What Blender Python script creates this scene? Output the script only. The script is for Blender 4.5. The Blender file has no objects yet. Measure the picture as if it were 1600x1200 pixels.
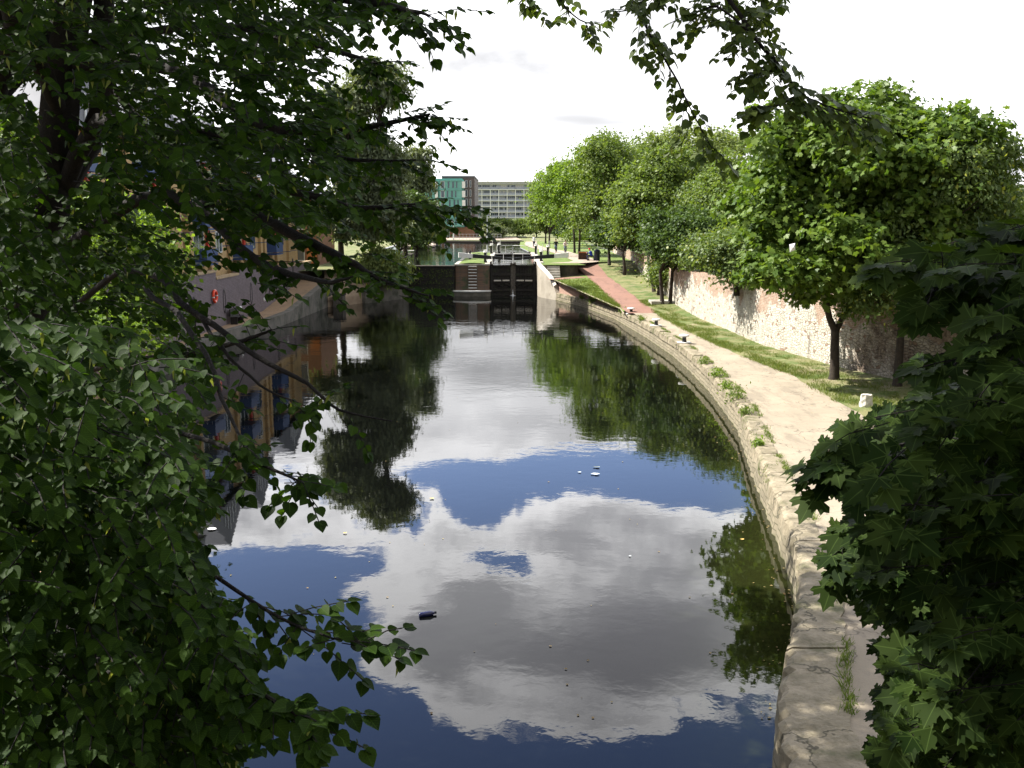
import bpy, math, random
import numpy as np
from mathutils import Vector, Matrix
R=math.radians
S=bpy.context.scene
COL=S.collection
random.seed(4); rng=np.random.default_rng(7)

# ------------------------------------------------------------------ camera
F=1570.0; PITCH=math.atan(260/F); EYE=7.4      # focal length in pixels of the 1600 px wide photograph
cam=bpy.data.cameras.new('camera'); cam.sensor_width=36; cam.lens=36*F/1600
cam.clip_start=0.1; cam.clip_end=6000
co=bpy.data.objects.new('camera',cam); COL.objects.link(co)
co.location=(0,0,EYE); co.rotation_euler=(math.pi/2-PITCH,0,0); S.camera=co
S.view_settings.view_transform='Standard'; S.view_settings.look='None'
S.view_settings.exposure=1.35; S.view_settings.gamma=1; S.view_settings.use_curve_mapping=False
S.cycles.use_denoising=True
S.cycles.max_bounces=7; S.cycles.transmission_bounces=5; S.cycles.transparent_max_bounces=4
S.cycles.caustics_reflective=False; S.cycles.caustics_refractive=False
S.cycles.sample_clamp_indirect=8

# ------------------------------------------------------------------ sun + sky
SUN_AZ=-72; SUN_EL=48          # degrees, azimuth from +Y (ahead), negative = left
sl=bpy.data.lights.new('sun','SUN'); sl.energy=4.9; sl.angle=R(0.53); sl.color=(1,.955,.88)
so=bpy.data.objects.new('sun',sl); COL.objects.link(so)
sd=Vector((math.sin(R(SUN_AZ))*math.cos(R(SUN_EL)),math.cos(R(SUN_AZ))*math.cos(R(SUN_EL)),math.sin(R(SUN_EL))))
so.rotation_euler=sd.to_track_quat('Z','Y').to_euler(); so.location=(-40,20,60)

class NT:
    """tiny node-tree writer"""
    def __init__(s,nt): s.t=nt; s.n=nt.nodes; s.l=nt.links
    def add(s,typ,**k):
        n=s.n.new(typ)
        for a,b in k.items(): setattr(n,a,b)
        return n
    def put(s,sock,v):
        if hasattr(v,'is_linked') or isinstance(v,bpy.types.NodeSocket): s.l.new(v,sock)
        elif v is not None:
            if hasattr(sock.default_value,'__len__') and not hasattr(v,'__len__'): v=(v,)*len(sock.default_value)
            if hasattr(sock.default_value,'__len__') and len(sock.default_value)==4 and len(v)==3: v=tuple(v)+(1,)
            sock.default_value=v
    def m(s,op,a,b=None,c=None,clamp=False):
        n=s.add('ShaderNodeMath',operation=op,use_clamp=clamp)
        for i,v in enumerate((a,b,c)):
            if v is not None: s.put(n.inputs[i],v)
        return n.outputs[0]
    def vm(s,op,a,b=None):
        n=s.add('ShaderNodeVectorMath',operation=op)
        s.put(n.inputs[0],a)
        if b is not None: s.put(n.inputs[1],b)
        return n.outputs[0]
    def noise(s,vec,scale,detail=4,rough=.55,dist=0,col=False):
        n=s.add('ShaderNodeTexNoise'); s.put(n.inputs['Vector'],vec); n.inputs['Scale'].default_value=scale
        n.inputs['Detail'].default_value=detail; n.inputs['Roughness'].default_value=rough; n.inputs['Distortion'].default_value=dist
        return n.outputs['Color' if col else 'Fac']
    def ramp(s,fac,*stops,interp='LINEAR'):
        n=s.add('ShaderNodeValToRGB'); s.put(n.inputs[0],fac); e=n.color_ramp.elements; n.color_ramp.interpolation=interp
        while len(e)<len(stops): e.new(.5)
        for i,(p,c) in enumerate(stops):
            if not hasattr(c,'__len__'): c=(c,c,c)
            e[i].position=p; e[i].color=tuple(c)+(1,)
        return n.outputs[0]
    def mix(s,f,a,b,blend='MIX'):
        n=s.add('ShaderNodeMix',data_type='RGBA',blend_type=blend)
        s.put(n.inputs[0],f); s.put(n.inputs[6],a); s.put(n.inputs[7],b); return n.outputs[2]
    def comb(s,x,y,z=0):
        n=s.add('ShaderNodeCombineXYZ'); s.put(n.inputs[0],x); s.put(n.inputs[1],y); s.put(n.inputs[2],z); return n.outputs[0]
    def sep(s,v):
        n=s.add('ShaderNodeSeparateXYZ'); s.put(n.inputs[0],v); return n.outputs
    def sstep(s,v,a,b):
        n=s.add('ShaderNodeMapRange',interpolation_type='SMOOTHSTEP'); s.put(n.inputs[0],v); n.inputs[1].default_value=a; n.inputs[2].default_value=b
        return n.outputs[0]

W=bpy.data.worlds.new('World'); S.world=W; W.use_nodes=True
w=NT(W.node_tree); w.n.clear()
out=w.add('ShaderNodeOutputWorld')
sky=w.add('ShaderNodeTexSky',sky_type='NISHITA'); sky.sun_disc=False; sky.sun_elevation=R(SUN_EL); sky.sun_rotation=R(SUN_AZ)
sky.altitude=0; sky.air_density=1.0; sky.dust_density=.3; sky.ozone_density=3.0
hs=w.add('ShaderNodeHueSaturation'); hs.inputs['Saturation'].default_value=1.0; w.l.new(w.mix(1,sky.outputs[0],(1.08,.98,1.08),'MULTIPLY'),hs.inputs['Color'])
bg1=w.add('ShaderNodeBackground'); bg1.inputs[1].default_value=.135; w.l.new(hs.outputs[0],bg1.inputs[0])
tc=w.add('ShaderNodeTexCoord'); dv=tc.outputs['Generated']
x,y,z=w.sep(dv)
yy=w.m('MAXIMUM',y,.15); A=w.m('DIVIDE',x,yy); E_=w.m('DIVIDE',z,yy)     # tangents of bearing and height
# clouds: billowy noise over the dome, flattened with height, plus a few large cloud banks / gaps
v=w.comb(x,y,w.m('MULTIPLY',z,2.1))
wob=w.noise(v,3.5,3,.5,col=True)
wx,wy,wz=w.sep(wob)
A2=w.m('ADD',A,w.m('MULTIPLY',w.m('SUBTRACT',wx,.5),.16)); E2=w.m('ADD',E_,w.m('MULTIPLY',w.m('SUBTRACT',wy,.5),.11))
n1=w.noise(v,5.0,10,.60,.45); n2=w.noise(v,9,6,.6)
def blob(a0,e0,ra,re,amp,rot=0):
    da=w.m('SUBTRACT',A2,a0); de=w.m('SUBTRACT',E2,e0)
    if rot:
        c,s_=math.cos(R(rot)),math.sin(R(rot))
        da,de=(w.m('ADD',w.m('MULTIPLY',da,c),w.m('MULTIPLY',de,s_)), w.m('SUBTRACT',w.m('MULTIPLY',de,c),w.m('MULTIPLY',da,s_)))
    q=w.m('ADD',w.m('POWER',w.m('ABSOLUTE',w.m('DIVIDE',da,ra)),2),w.m('POWER',w.m('ABSOLUTE',w.m('DIVIDE',de,re)),2))
    g=w.m('EXPONENT',w.m('MULTIPLY',q,-1)); return w.m('MULTIPLY',g,amp)
tot=w.m('ADD',w.m('MULTIPLY',w.m('SUBTRACT',n1,.5),6.5),w.m('MULTIPLY',w.m('SUBTRACT',n2,.5),2.2))
blobs=[(.07,.43,.20,.075,1.5,0),(.16,.33,.10,.025,.9,0),(-.25,.30,.10,.05,1.6,0),(-.12,.37,.05,.03,.5,0),(-.01,.345,.05,.015,-.9,0),(-.08,.29,.10,.03,.5,0),(.02,.255,.05,.05,.5,0),(.27,.47,.08,.06,.6,0),
       (.13,.265,.15,.032,-2.0,0),(.08,.318,.09,.020,1.0,0),(-.04,.305,.06,.022,-1.4,0),(-.19,.40,.07,.07,-1.5,0),(-.25,.50,.13,.10,-1.6,0),(.02,.585,.30,.035,-1.2,0),(.25,.60,.1,.06,-.8,0),(.37,.40,.06,.05,.6,0),
       (-.6,.5,.25,.3,.5,0),(.75,.5,.25,.3,.7,0)]
for b in blobs: tot=w.m('ADD',tot,blob(*b))
low=w.sstep(w.m('ADD',E_,w.m('MULTIPLY',w.m('SUBTRACT',n2,.5),.05)),.265,.19)   # cover closes up towards the horizon
tot=w.m('ADD',tot,w.m('MULTIPLY',low,2.0))

fill_veil=w.m('MAXIMUM',w.sstep(z,.56,.78),w.sstep(y,.35,-.15))      # overhead and behind: unseen grey cloud, added to dim and neutralise the fill
tot=w.m('ADD',tot,w.m('MULTIPLY',fill_veil,.55))
cov=w.sstep(tot,-.10,.24)
thick=w.sstep(w.m('ADD',tot,w.m('MULTIPLY',w.m('SUBTRACT',n2,.5),3.6)),.1,2.1)
core=w.sstep(w.m('ADD',blob(.13,.45,.16,.06,1.0),blob(.04,.37,.13,.035,.25)),.25,.95)
ccol=w.mix(thick,(2.0,1.99,2.02),(.90,.90,.95))
ccol=w.mix(core,ccol,(.66,.66,.71))
streak=w.noise(w.comb(A,w.m('MULTIPLY',E_,7),0),2.2,4,.5)
gb=w.m('ADD',w.m('ADD',blob(.0,.125,.17,.028,.85),blob(.45,.165,.22,.032,.85)),w.m('ADD',blob(.22,.075,.25,.014,.6),blob(.40,.235,.25,.022,.6)))
lowc=w.mix(w.m('MAXIMUM',w.sstep(streak,.42,.66),w.m('MULTIPLY',gb,w.m('ADD',.35,w.m('MULTIPLY',n2,1.4)))),(1.08,1.08,1.10),(.40,.402,.415))
ccol=w.mix(w.sstep(E_,.30,.14),ccol,lowc)
ccol=w.mix(w.m('MULTIPLY',fill_veil,.93),ccol,(.43,.43,.435))
bg2=w.add('ShaderNodeBackground'); w.l.new(ccol,bg2.inputs[0]); bg2.inputs[1].default_value=.80
mx=w.add('ShaderNodeMixShader'); w.l.new(cov,mx.inputs[0]); w.l.new(bg1.outputs[0],mx.inputs[1]); w.l.new(bg2.outputs[0],mx.inputs[2])
w.l.new(mx.outputs[0],out.inputs[0])
W.cycles.sampling_method='MANUAL'; W.cycles.sample_map_resolution=1024

# ------------------------------------------------------------------ helpers
def at(px,py,D):
    """point seen at photo pixel (px,py) at ground distance D ahead of the camera"""
    a=(px-800)/F; b=(600-py)/F
    dy=math.cos(PITCH)+b*math.sin(PITCH); dz=-math.sin(PITCH)+b*math.cos(PITCH)
    t=D/dy; return Vector((a*t,D,EYE+dz*t))
def atz(px,py,zz):
    a=(px-800)/F; b=(600-py)/F
    dy=math.cos(PITCH)+b*math.sin(PITCH); dz=-math.sin(PITCH)+b*math.cos(PITCH)
    t=(zz-EYE)/dz; return Vector((a*t,dy*t,zz))
MATS={}
def mat(name,base=(.5,.5,.5),rough=.8,fn=None,spec=.3,metal=0):
    if name in MATS: return MATS[name]
    m=bpy.data.materials.new(name); m.use_nodes=True; t=NT(m.node_tree)
    p=t.n['Principled BSDF']; t.put(p.inputs['Base Color'],base); p.inputs['Roughness'].default_value=rough
    p.inputs['Specular IOR Level'].default_value=spec; p.inputs['Metallic'].default_value=metal
    if fn: fn(t,p)
    MATS[name]=m; return m
def bump(t,p,h,strength=.5,dist=.02):
    b=t.add('ShaderNodeBump'); b.inputs['Strength'].default_value=strength; b.inputs['Distance'].default_value=dist
    t.put(b.inputs['Height'],h); t.l.new(b.outputs[0],p.inputs['Normal'])
def pos(t): return t.add('ShaderNodeNewGeometry').outputs['Position']
def mottled(c1,c2,scale=3,dirt=None,b=.4,c3=None,fine=40):
    def fn(t,p):
        P=pos(t); n=t.noise(P,scale,6,.6); f=t.noise(P,fine,3,.6)
        c=t.mix(t.sstep(n,.3,.7),c1,c2)
        c=t.mix(t.m('MULTIPLY',t.sstep(f,.45,.75),.35),c,tuple(k*.55 for k in c1))
        if c3: c=t.mix(t.sstep(t.noise(P,scale*.37,5,.65),.52,.68),c,c3)
        t.put(p.inputs['Base Color'],c); bump(t,p,t.m('ADD',n,f),b,.02)
    return fn
def brickfn(c1,c2,mortar,scale=1,w_=.225,h_=.075,extra=None,diag=1.0):
    def fn(t,p):
        P=pos(t); X,Y,Z=t.sep(P)
        uv=t.comb(t.m('ADD',Y,t.m('MULTIPLY',X,diag)),Z)
        b=t.add('ShaderNodeTexBrick'); t.put(b.inputs['Vector'],uv); t.put(b.inputs['Color1'],c1); t.put(b.inputs['Color2'],c2); t.put(b.inputs['Mortar'],mortar)
        b.inputs['Scale'].default_value=1; b.inputs['Brick Width'].default_value=w_*scale; b.inputs['Row Height'].default_value=h_*scale; b.inputs['Mortar Size'].default_value=.008*scale
        b.inputs['Bias'].default_value=-.1
        n=t.noise(P,1.3,5,.65)
        c=t.mix(t.m('MULTIPLY',t.sstep(n,.45,.75),.45),b.outputs[0],tuple(k*.5 for k in c1))
        if extra: c=extra(t,P,c)
        t.put(p.inputs['Base Color'],c); bump(t,p,t.m('ADD',t.m('MULTIPLY',b.outputs['Fac'],-1),t.m('MULTIPLY',n,.5)),.5,.015)
    return fn

def link(o,parent=None):
    COL.objects.link(o)
    if parent: o.parent=parent
    return o
def tag(o,label=None,cat=None,group=None,kind=None):
    if label: o['label']=label
    if cat: o['category']=cat
    if group: o['group']=group
    if kind: o['kind']=kind
    return o
def empty(name,loc,label,cat,group=None,rz=0):
    o=bpy.data.objects.new(name,None); o.empty_display_size=.3; link(o); o.location=loc; o.rotation_euler=(0,0,rz)
    return tag(o,label,cat,group)
def copy_tree(o,parent=None):
    c=o.copy(); COL.objects.link(c); c.parent=parent
    for ch in o.children: copy_tree(ch,c)
    return c

class MB:
    def __init__(s): s.v=[]; s.f=[]; s.sm=[]
    def add(s,vs,fs,smooth=False):
        o=len(s.v); s.v+= [tuple(q) for q in vs]; s.f+=[tuple(i+o for i in f) for f in fs]; s.sm+=[smooth]*len(fs); return s
    def box(s,c,d,rz=0,rx=0,ry=0):
        M=Matrix.Translation(c)@Matrix.Rotation(rz,4,'Z')@Matrix.Rotation(ry,4,'Y')@Matrix.Rotation(rx,4,'X')
        b=min(d)*.06; h=[q/2 for q in d]
        vs=[];
        for sx in(-1,1):
            for sy in(-1,1):
                for sz in(-1,1): vs.append(M@Vector((sx*h[0],sy*h[1],sz*h[2])))
        return s.add(vs,[(0,1,3,2),(4,6,7,5),(0,4,5,1),(2,3,7,6),(0,2,6,4),(1,5,7,3)])
    def bb(s,x0,x1,y0,y1,z0,z1): return s.box(((x0+x1)/2,(y0+y1)/2,(z0+z1)/2),(x1-x0,y1-y0,z1-z0))
    def tube(s,pts,r,n=8,caps=True,smooth=True):
        pts=[Vector(q) for q in pts]
        if not hasattr(r,'__len__'): r=[r]*len(pts)
        vs=[]; up=Vector((0,0,1)); prev=None
        for i,q in enumerate(pts):
            t=(pts[min(i+1,len(pts)-1)]-pts[max(i-1,0)])
            t=t.normalized() if t.length>1e-9 else up
            if prev is None:
                a=t.cross(up) if abs(t.z)<.95 else t.cross(Vector((1,0,0)))
            else: a=prev-t*prev.dot(t)
            a.normalize(); prev=a; b=t.cross(a)
            for k in range(n):
                an=2*math.pi*k/n; vs.append(q+(a*math.cos(an)+b*math.sin(an))*r[i])
        fs=[]
        for i in range(len(pts)-1):
            for k in range(n):
                k2=(k+1)%n; fs.append((i*n+k,i*n+k2,(i+1)*n+k2,(i+1)*n+k))
        s.add(vs,fs,smooth)
        if caps: 
            s.add(vs[:n],[tuple(range(n))[::-1]]); s.add(vs[-n:],[tuple(range(n))])
        return s
    def lathe(s,prof,c=(0,0,0),n=16,smooth=True):
        vs=[];fs=[]
        for r,z_ in prof:
            for k in range(n):
                a=2*math.pi*k/n; vs.append((c[0]+r*math.cos(a),c[1]+r*math.sin(a),c[2]+z_))
        for i in range(len(prof)-1):
            for k in range(n):
                k2=(k+1)%n; fs.append((i*n+k,i*n+k2,(i+1)*n+k2,(i+1)*n+k))
        return s.add(vs,fs,smooth)
    def prism(s,poly,z0,z1):
        n=len(poly); vs=[(a,b,z0) for a,b in poly]+[(a,b,z1) for a,b in poly]
        fs=[tuple(range(n))[::-1],tuple(range(n,2*n))]+[(i,(i+1)%n,(i+1)%n+n,i+n) for i in range(n)]
        return s.add(vs,fs)
    def grid(s,rows,smooth=False):
        """rows: list of equal-length lists of 3-D points"""
        m=len(rows[0]); vs=[q for r_ in rows for q in r_]; fs=[]
        for i in range(len(rows)-1):
            for j in range(m-1): fs.append((i*m+j,i*m+j+1,(i+1)*m+j+1,(i+1)*m+j))
        return s.add(vs,fs,smooth)
    def build(s,name,m,parent=None,bevel=0):
        me=bpy.data.meshes.new(name); me.from_pydata(s.v,[],s.f); me.polygons.foreach_set('use_smooth',s.sm)
        me.materials.append(m); me.update()
        o=bpy.data.objects.new(name,me); link(o,parent)
        if bevel:
            b=o.modifiers.new('bevel','BEVEL'); b.width=bevel; b.segments=2; b.limit_method='ANGLE'
        return o
def rebase(o,base):
    """children were built in world space: hang them under an empty at base"""
    for ch in o.children:
        if ch.type=='MESH' and not ch.get('_rb'):
            ch.data.transform(Matrix.Translation(-Vector(base)))
            for g in ch.children: g.data.transform(Matrix.Translation(-Vector(base)))

I=np.interp
def nz(a,b=0,s=1.0):
    """cheap smooth pseudo noise"""
    return (math.sin(a*1.7*s+b*3.1)+math.sin(a*3.9*s+b*1.3+1.7)*.6+math.sin(a*7.3*s+b*5.7+.4)*.35)/1.95

# ------------------------------------------------------------------ materials
M_={}
def leafmat(name,c1,c2,trans=.35,rough=.5,c3=None,spec=.18,veins=None):
    m=bpy.data.materials.new(name); m.use_nodes=True; t=NT(m.node_tree); t.n.clear()
    o=t.add('ShaderNodeOutputMaterial'); a=t.add('ShaderNodeAttribute',attribute_name='rnd')
    c=t.mix(a.outputs['Fac'],c1,c2)
    if c3: c=t.mix(t.sstep(a.outputs['Fac'],.93,.96),c,c3)
    if veins:
        u=t.add('ShaderNodeUVMap',uv_map='leaf'); a_,b_,_=t.sep(u.outputs[0]); aa=t.m('ABSOLUTE',a_)
        if veins=='palm':
            an=t.m('ARCTAN2',aa,t.m('MAXIMUM',b_,.001)); rr=t.m('SQRT',t.m('ADD',t.m('MULTIPLY',aa,aa),t.m('MULTIPLY',b_,b_)))
            d=t.m('MINIMUM',t.m('MINIMUM',an,t.m('ABSOLUTE',t.m('SUBTRACT',an,.99))),t.m('ABSOLUTE',t.m('SUBTRACT',an,1.5)))
            vv=t.sstep(t.m('MULTIPLY',d,rr),.028,.008)
        else:
            q=t.m('FRACT',t.m('MULTIPLY',t.m('SUBTRACT',b_,t.m('MULTIPLY',aa,.75)),5.5))
            vv=t.m('MAXIMUM',t.sstep(aa,.022,.006),t.m('MULTIPLY',t.m('LESS_THAN',q,.11),.6))
        c=t.mix(t.m('MULTIPLY',vv,.45),c,tuple(min(1,q_*2.6+.01) for q_ in c2))
    p=t.add('ShaderNodeBsdfPrincipled'); t.put(p.inputs['Base Color'],c); p.inputs['Roughness'].default_value=rough; p.inputs['Specular IOR Level'].default_value=spec
    tr=t.add('ShaderNodeBsdfTranslucent'); t.put(tr.inputs[0],t.mix(1,c,(1.5,1.55,.55),'MULTIPLY'))
    mx=t.add('ShaderNodeMixShader'); mx.inputs[0].default_value=trans
    t.l.new(p.outputs[0],mx.inputs[1]); t.l.new(tr.outputs[0],mx.inputs[2]); t.l.new(mx.outputs[0],o.inputs[0])
    return m
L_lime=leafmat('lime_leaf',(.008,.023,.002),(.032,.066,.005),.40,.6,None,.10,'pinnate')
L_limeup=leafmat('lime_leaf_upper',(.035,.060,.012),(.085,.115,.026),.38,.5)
L_bract=leafmat('lime_bract',(.12,.15,.035),(.20,.22,.06),.35,.5)
L_maple=leafmat('maple_leaf',(.010,.023,.004),(.030,.050,.009),.42,.6,None,.06,'palm')
L_syc=leafmat('sycamore_leaf',(.055,.105,.016),(.135,.195,.036),.33,.45)
L_ash=leafmat('ash_leaf',(.065,.105,.028),(.135,.180,.058),.33,.45,(.26,.28,.05))
L_mid=leafmat('broad_leaf',(.080,.128,.028),(.165,.212,.058),.35,.5)
L_dark=leafmat('dark_leaf',(.042,.078,.020),(.085,.13,.035),.3,.5)
L_pale=leafmat('pale_leaf',(.13,.175,.055),(.21,.25,.09),.35,.5)
L_willow=leafmat('willow_leaf',(.088,.112,.056),(.155,.18,.10),.3,.5)
L_bright=leafmat('hazel_leaf',(.085,.15,.022),(.17,.24,.045),.45,.5)
L_grass=leafmat('grass_blade',(.085,.13,.028),(.17,.19,.055),.3,.6)
M_bark=mat('bark',(.05,.04,.03),.9,mottled((.055,.043,.032),(.028,.022,.017),9,b=.9))
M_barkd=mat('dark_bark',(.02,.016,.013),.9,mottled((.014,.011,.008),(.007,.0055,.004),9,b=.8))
def crackfn(base):
    def fn(t,p):
        base(t,p); src=p.inputs['Base Color'].links[0].from_socket; P=pos(t)
        wv=t.sep(t.noise(P,2.5,3,.6,col=True)); X,Y,Z=t.sep(P)
        vd=t.add('ShaderNodeTexVoronoi',feature='DISTANCE_TO_EDGE',voronoi_dimensions='2D'); t.put(vd.inputs['Vector'],t.comb(t.m('ADD',X,wv[0]),t.m('ADD',Y,wv[1]))); vd.inputs['Scale'].default_value=.55
        ck=t.sstep(vd.outputs[0],.022,.006)
        c=t.mix(t.m('MULTIPLY',ck,.8),src,(.05,.045,.03))
        c=t.mix(t.m('MULTIPLY',t.sstep(t.noise(P,5,6,.75),.50,.66),.5),c,(.09,.08,.045))
        t.put(p.inputs['Base Color'],c)
    return fn
M_stone=mat('coping_stone',(.3,.27,.22),.9,crackfn(mottled((.30,.255,.18),(.17,.145,.095),2.6,c3=(.095,.095,.045),b=1.0,fine=16)))
M_conc=mat('concrete',(.4,.38,.33),.9,mottled((.46,.43,.37),(.33,.31,.27),1.2,c3=(.20,.18,.14)))
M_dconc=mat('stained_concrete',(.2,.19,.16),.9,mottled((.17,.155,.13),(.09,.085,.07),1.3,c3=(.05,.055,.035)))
M_white=mat('white_paint',(.8,.8,.78),.5,mottled((.80,.80,.77),(.68,.67,.62),4,b=.15))
M_black=mat('black_paint',(.02,.02,.02),.45)
M_timber=mat('dark_timber',(.03,.025,.02),.7,mottled((.028,.023,.019),(.012,.011,.010),5,c3=(.03,.035,.018)))
M_gtimber=mat('grey_timber',(.12,.11,.09),.8,mottled((.13,.115,.095),(.07,.062,.05),5))
M_metal=mat('grey_metal',(.35,.36,.37),.4,metal=.6)
M_red=mat('red_plastic',(.7,.06,.02),.4)
M_glass=mat('window_glass',(.05,.07,.09),.08,spec=.8)
M_skin=mat('skin',(.50,.30,.21),.6)

# ------------------------------------------------------------------ generic mesh-of-many-leaves builder
def heart(fold=.10):
    half=[(0,0),(.20,-.07),(.42,.05),(.52,.30),(.46,.56),(.25,.82),(0,1.08)]
    v=[(0,0,0),(0,.5,-.02),(0,1.08,-.10)]
    r=[(a,b,fold*a*2-.06*b*b) for a,b in half[1:-1]]; l=[(-a,b,c) for a,b,c in r]
    v+=r+l; n=len(r)
    return np.array(v),[[0]+list(range(3,3+n))+[2,1],[1,2]+list(range(3+2*n-1,3+n-1,-1))+[0]]
def maple():
    half=[(.10,-.10),(.34,-.17),(.42,-.02),(.60,.02),(.44,.20),(.70,.30),(.80,.52),(.62,.55),(.58,.70),(.34,.52),(.30,.72),(.36,.88),(.20,.90)]
    r=[(a,b,.16*a-.20*a*a-.07*b*b) for a,b in half]; l=[(-a,b,c) for a,b,c in r]
    v=[(0,0,0),(0,.55,-.02),(0,1.22,-.12)]+r+l; n=len(r)
    return np.array(v),[[0]+list(range(3,3+n))+[2,1],[1,2]+list(range(3+2*n-1,3+n-1,-1))+[0]]
def rhomb(wd=.42):
    return np.array([(0,0,0),(wd,.5,.10),(0,1,-.04),(-wd,.5,.10)]),[[0,1,2,3]]
def lance():
    return np.array([(0,0,0),(.13,.4,.02),(0,1,-.08),(-.13,.4,.02)]),[[0,1,2,3]]
def norm(a): return a/np.maximum(np.linalg.norm(a,axis=-1,keepdims=True),1e-9)
def scatter(name,tmpls,P,T,N,sc,mats,parent=None,mi=None,ti=None,rnd=None):
    """one mesh of many small faces: P points, T tip directions, N normals, sc sizes; ti template index, mi material index"""
    P=np.asarray(P,float);T=norm(np.asarray(T,float));N=np.asarray(N,float);n=len(P);sc=np.asarray(sc,float)
    N=norm(N-T*(N*T).sum(1,keepdims=True)); Sd=np.cross(T,N)
    if ti is None: ti=np.zeros(n,int)
    if mi is None: mi=np.zeros(n,int)
    if rnd is None: rnd=rng.random(n)
    V=[];LI=[];LT=[];MI=[];RN=[];UV=[];off=0
    for k,(tv,tf) in enumerate(tmpls):
        s=np.where(ti==k)[0]
        if len(s)==0: continue
        a=tv[None,:,:]*sc[s][:,None,None]
        w_=P[s][:,None,:]+a[...,0:1]*Sd[s][:,None,:]+a[...,1:2]*T[s][:,None,:]+a[...,2:3]*N[s][:,None,:]
        V.append(w_.reshape(-1,3)); kv=len(tv)
        flat=np.concatenate([np.array(f) for f in tf]); lens=np.array([len(f) for f in tf])
        LI.append((off+np.arange(len(s))[:,None]*kv+flat[None,:]).ravel()); LT.append(np.tile(lens,len(s)))
        MI.append(np.repeat(mi[s],len(tf))); RN.append(np.repeat(rnd[s],len(tf))); UV.append(np.tile(tv[flat][:,:2],(len(s),1))); off+=len(s)*kv
    V=np.concatenate(V);LI=np.concatenate(LI);LT=np.concatenate(LT)
    me=bpy.data.meshes.new(name); me.vertices.add(len(V)); me.vertices.foreach_set('co',V.astype(np.float32).ravel())
    me.loops.add(len(LI)); me.loops.foreach_set('vertex_index',LI.astype(np.int32)); me.polygons.add(len(LT))
    st=np.concatenate([[0],np.cumsum(LT)[:-1]]); me.polygons.foreach_set('loop_start',st.astype(np.int32)); me.polygons.foreach_set('loop_total',LT.astype(np.int32))
    me.polygons.foreach_set('material_index',np.concatenate(MI).astype(np.int32))
    for m in mats: me.materials.append(m)
    me.update(calc_edges=True)
    at_=me.attributes.new('rnd','FLOAT','FACE'); at_.data.foreach_set('value',np.concatenate(RN).astype(np.float32))
    uvl=me.uv_layers.new(name='leaf'); uvl.data.foreach_set('uv',np.concatenate(UV).astype(np.float32).ravel())
    o=bpy.data.objects.new(name,me); return link(o,parent)

# ------------------------------------------------------------------ trees made of lobes
def crown(lobes,n,leaf,clump=.55,per=26,shell=.75,gap=0.0,droop=.35,seed=1):
    """lobes: (x,y,z,rx,ry,rz). returns P,T,N,s for leaf faces gathered in clumps over the lobes"""
    g=np.random.default_rng(seed); L=np.array(lobes,float); w_=(L[:,3]*L[:,5]+L[:,4]*L[:,5]+L[:,3]*L[:,4]); w_/=w_.sum()
    nc=max(8,n//per); k=g.choice(len(L),nc,p=w_); d=norm(g.normal(size=(nc,3))); d[:,2]=np.where(d[:,2]<-.55,-d[:,2],d[:,2])
    rr=np.where(g.random(nc)<shell,g.uniform(.82,1.08,nc),g.uniform(.35,.85,nc))
    # break the outline up: let some bearings bulge and others dip
    rr*=1+.22*np.sin(d[:,0]*5+k*2.1)*np.sin(d[:,1]*6+k)+.15*np.sin(d[:,2]*9+k*1.3+d[:,0]*7)
    C=L[k,:3]+d*rr[:,None]*L[k,3:]
    cs=clump*g.uniform(.35,1.35,nc)
    i=g.integers(0,nc,n); q=g.normal(size=(n,3))*np.array([1,1,.55])*.62
    P=C[i]+q*cs[i][:,None]
    outw=norm(P-L[k[i],:3])
    N=outw*.55+np.array([0,0,.75])+g.normal(size=(n,3))*.42
    T=g.normal(size=(n,3))+outw*.5; T[:,2]-=droop*1.5
    return P,T,N,leaf*g.uniform(.65,1.35,n),C
def limb_pts(a,b,k=5,sag=.1,g=random):
    a=Vector(a);b=Vector(b);L=(b-a).length; out=[]
    for i in range(k+1):
        t=i/k; q=a.lerp(b,t); q.z+=math.sin(t*math.pi)*L*sag
        if 0<i<k: q+=Vector((g.uniform(-1,1),g.uniform(-1,1),g.uniform(-1,1)))*L*.04
        out.append(q)
    return out
def tree(name,label,base,stems,lobes,n,leaf,mats,clump=.55,r0=.2,per=26,group=None,tmpl=None,seed=1,bark=None,droop=.35,cat='tree',crowngap=0,shell=.75,mi=None,limbs=2):
    """base (x,y,z); stems: list of polylines [(x,y,z,r)...] ; lobes world coordinates"""
    base=Vector(base); t=empty(name,base,label,cat,group); bark=bark or M_bark; g=random.Random(seed)
    off=-base
    mb=MB()
    for st in stems:
        pts=[Vector(q[:3])+off for q in st]; mb.tube(pts,[q[3] for q in st],9)
    mb.build('trunk',bark,t)
    br=MB()
    for li,l in enumerate(lobes):
        c=Vector(l[:3])
        for e in range(limbs):
            st=stems[(li+e)%len(stems)]; q=st[-1-(e%2 if len(st)>2 else 0)]
            tgt=c+Vector((g.uniform(-.6,.6)*l[3],g.uniform(-.6,.6)*l[4],g.uniform(-.3,.6)*l[5]))
            pts=[p_+off for p_ in limb_pts(q[:3],tgt,5,.05,g)]; rr=min(q[3]*.7,.16)
            br.tube(pts,[rr*(1-.8*i/5) for i in range(6)],6,False)
            for _ in range(3):
                s_=pts[g.randint(2,5)]; e_=s_+Vector((g.uniform(-1,1)*l[3],g.uniform(-1,1)*l[4],g.uniform(-.2,1)*l[5]))*.6
                br.tube([p_ for p_ in limb_pts(s_,e_,3,.03,g)],[rr*.35,rr*.25,rr*.15,rr*.07],4,False)
    br.build('branches',bark,t)
    P,T,N,sc,_=crown(lobes,n,leaf,clump,per,shell,0,droop,seed)
    scatter('foliage',[tmpl or rhomb()],P+np.array(off),T,N,sc,mats,t)
    return t
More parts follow.
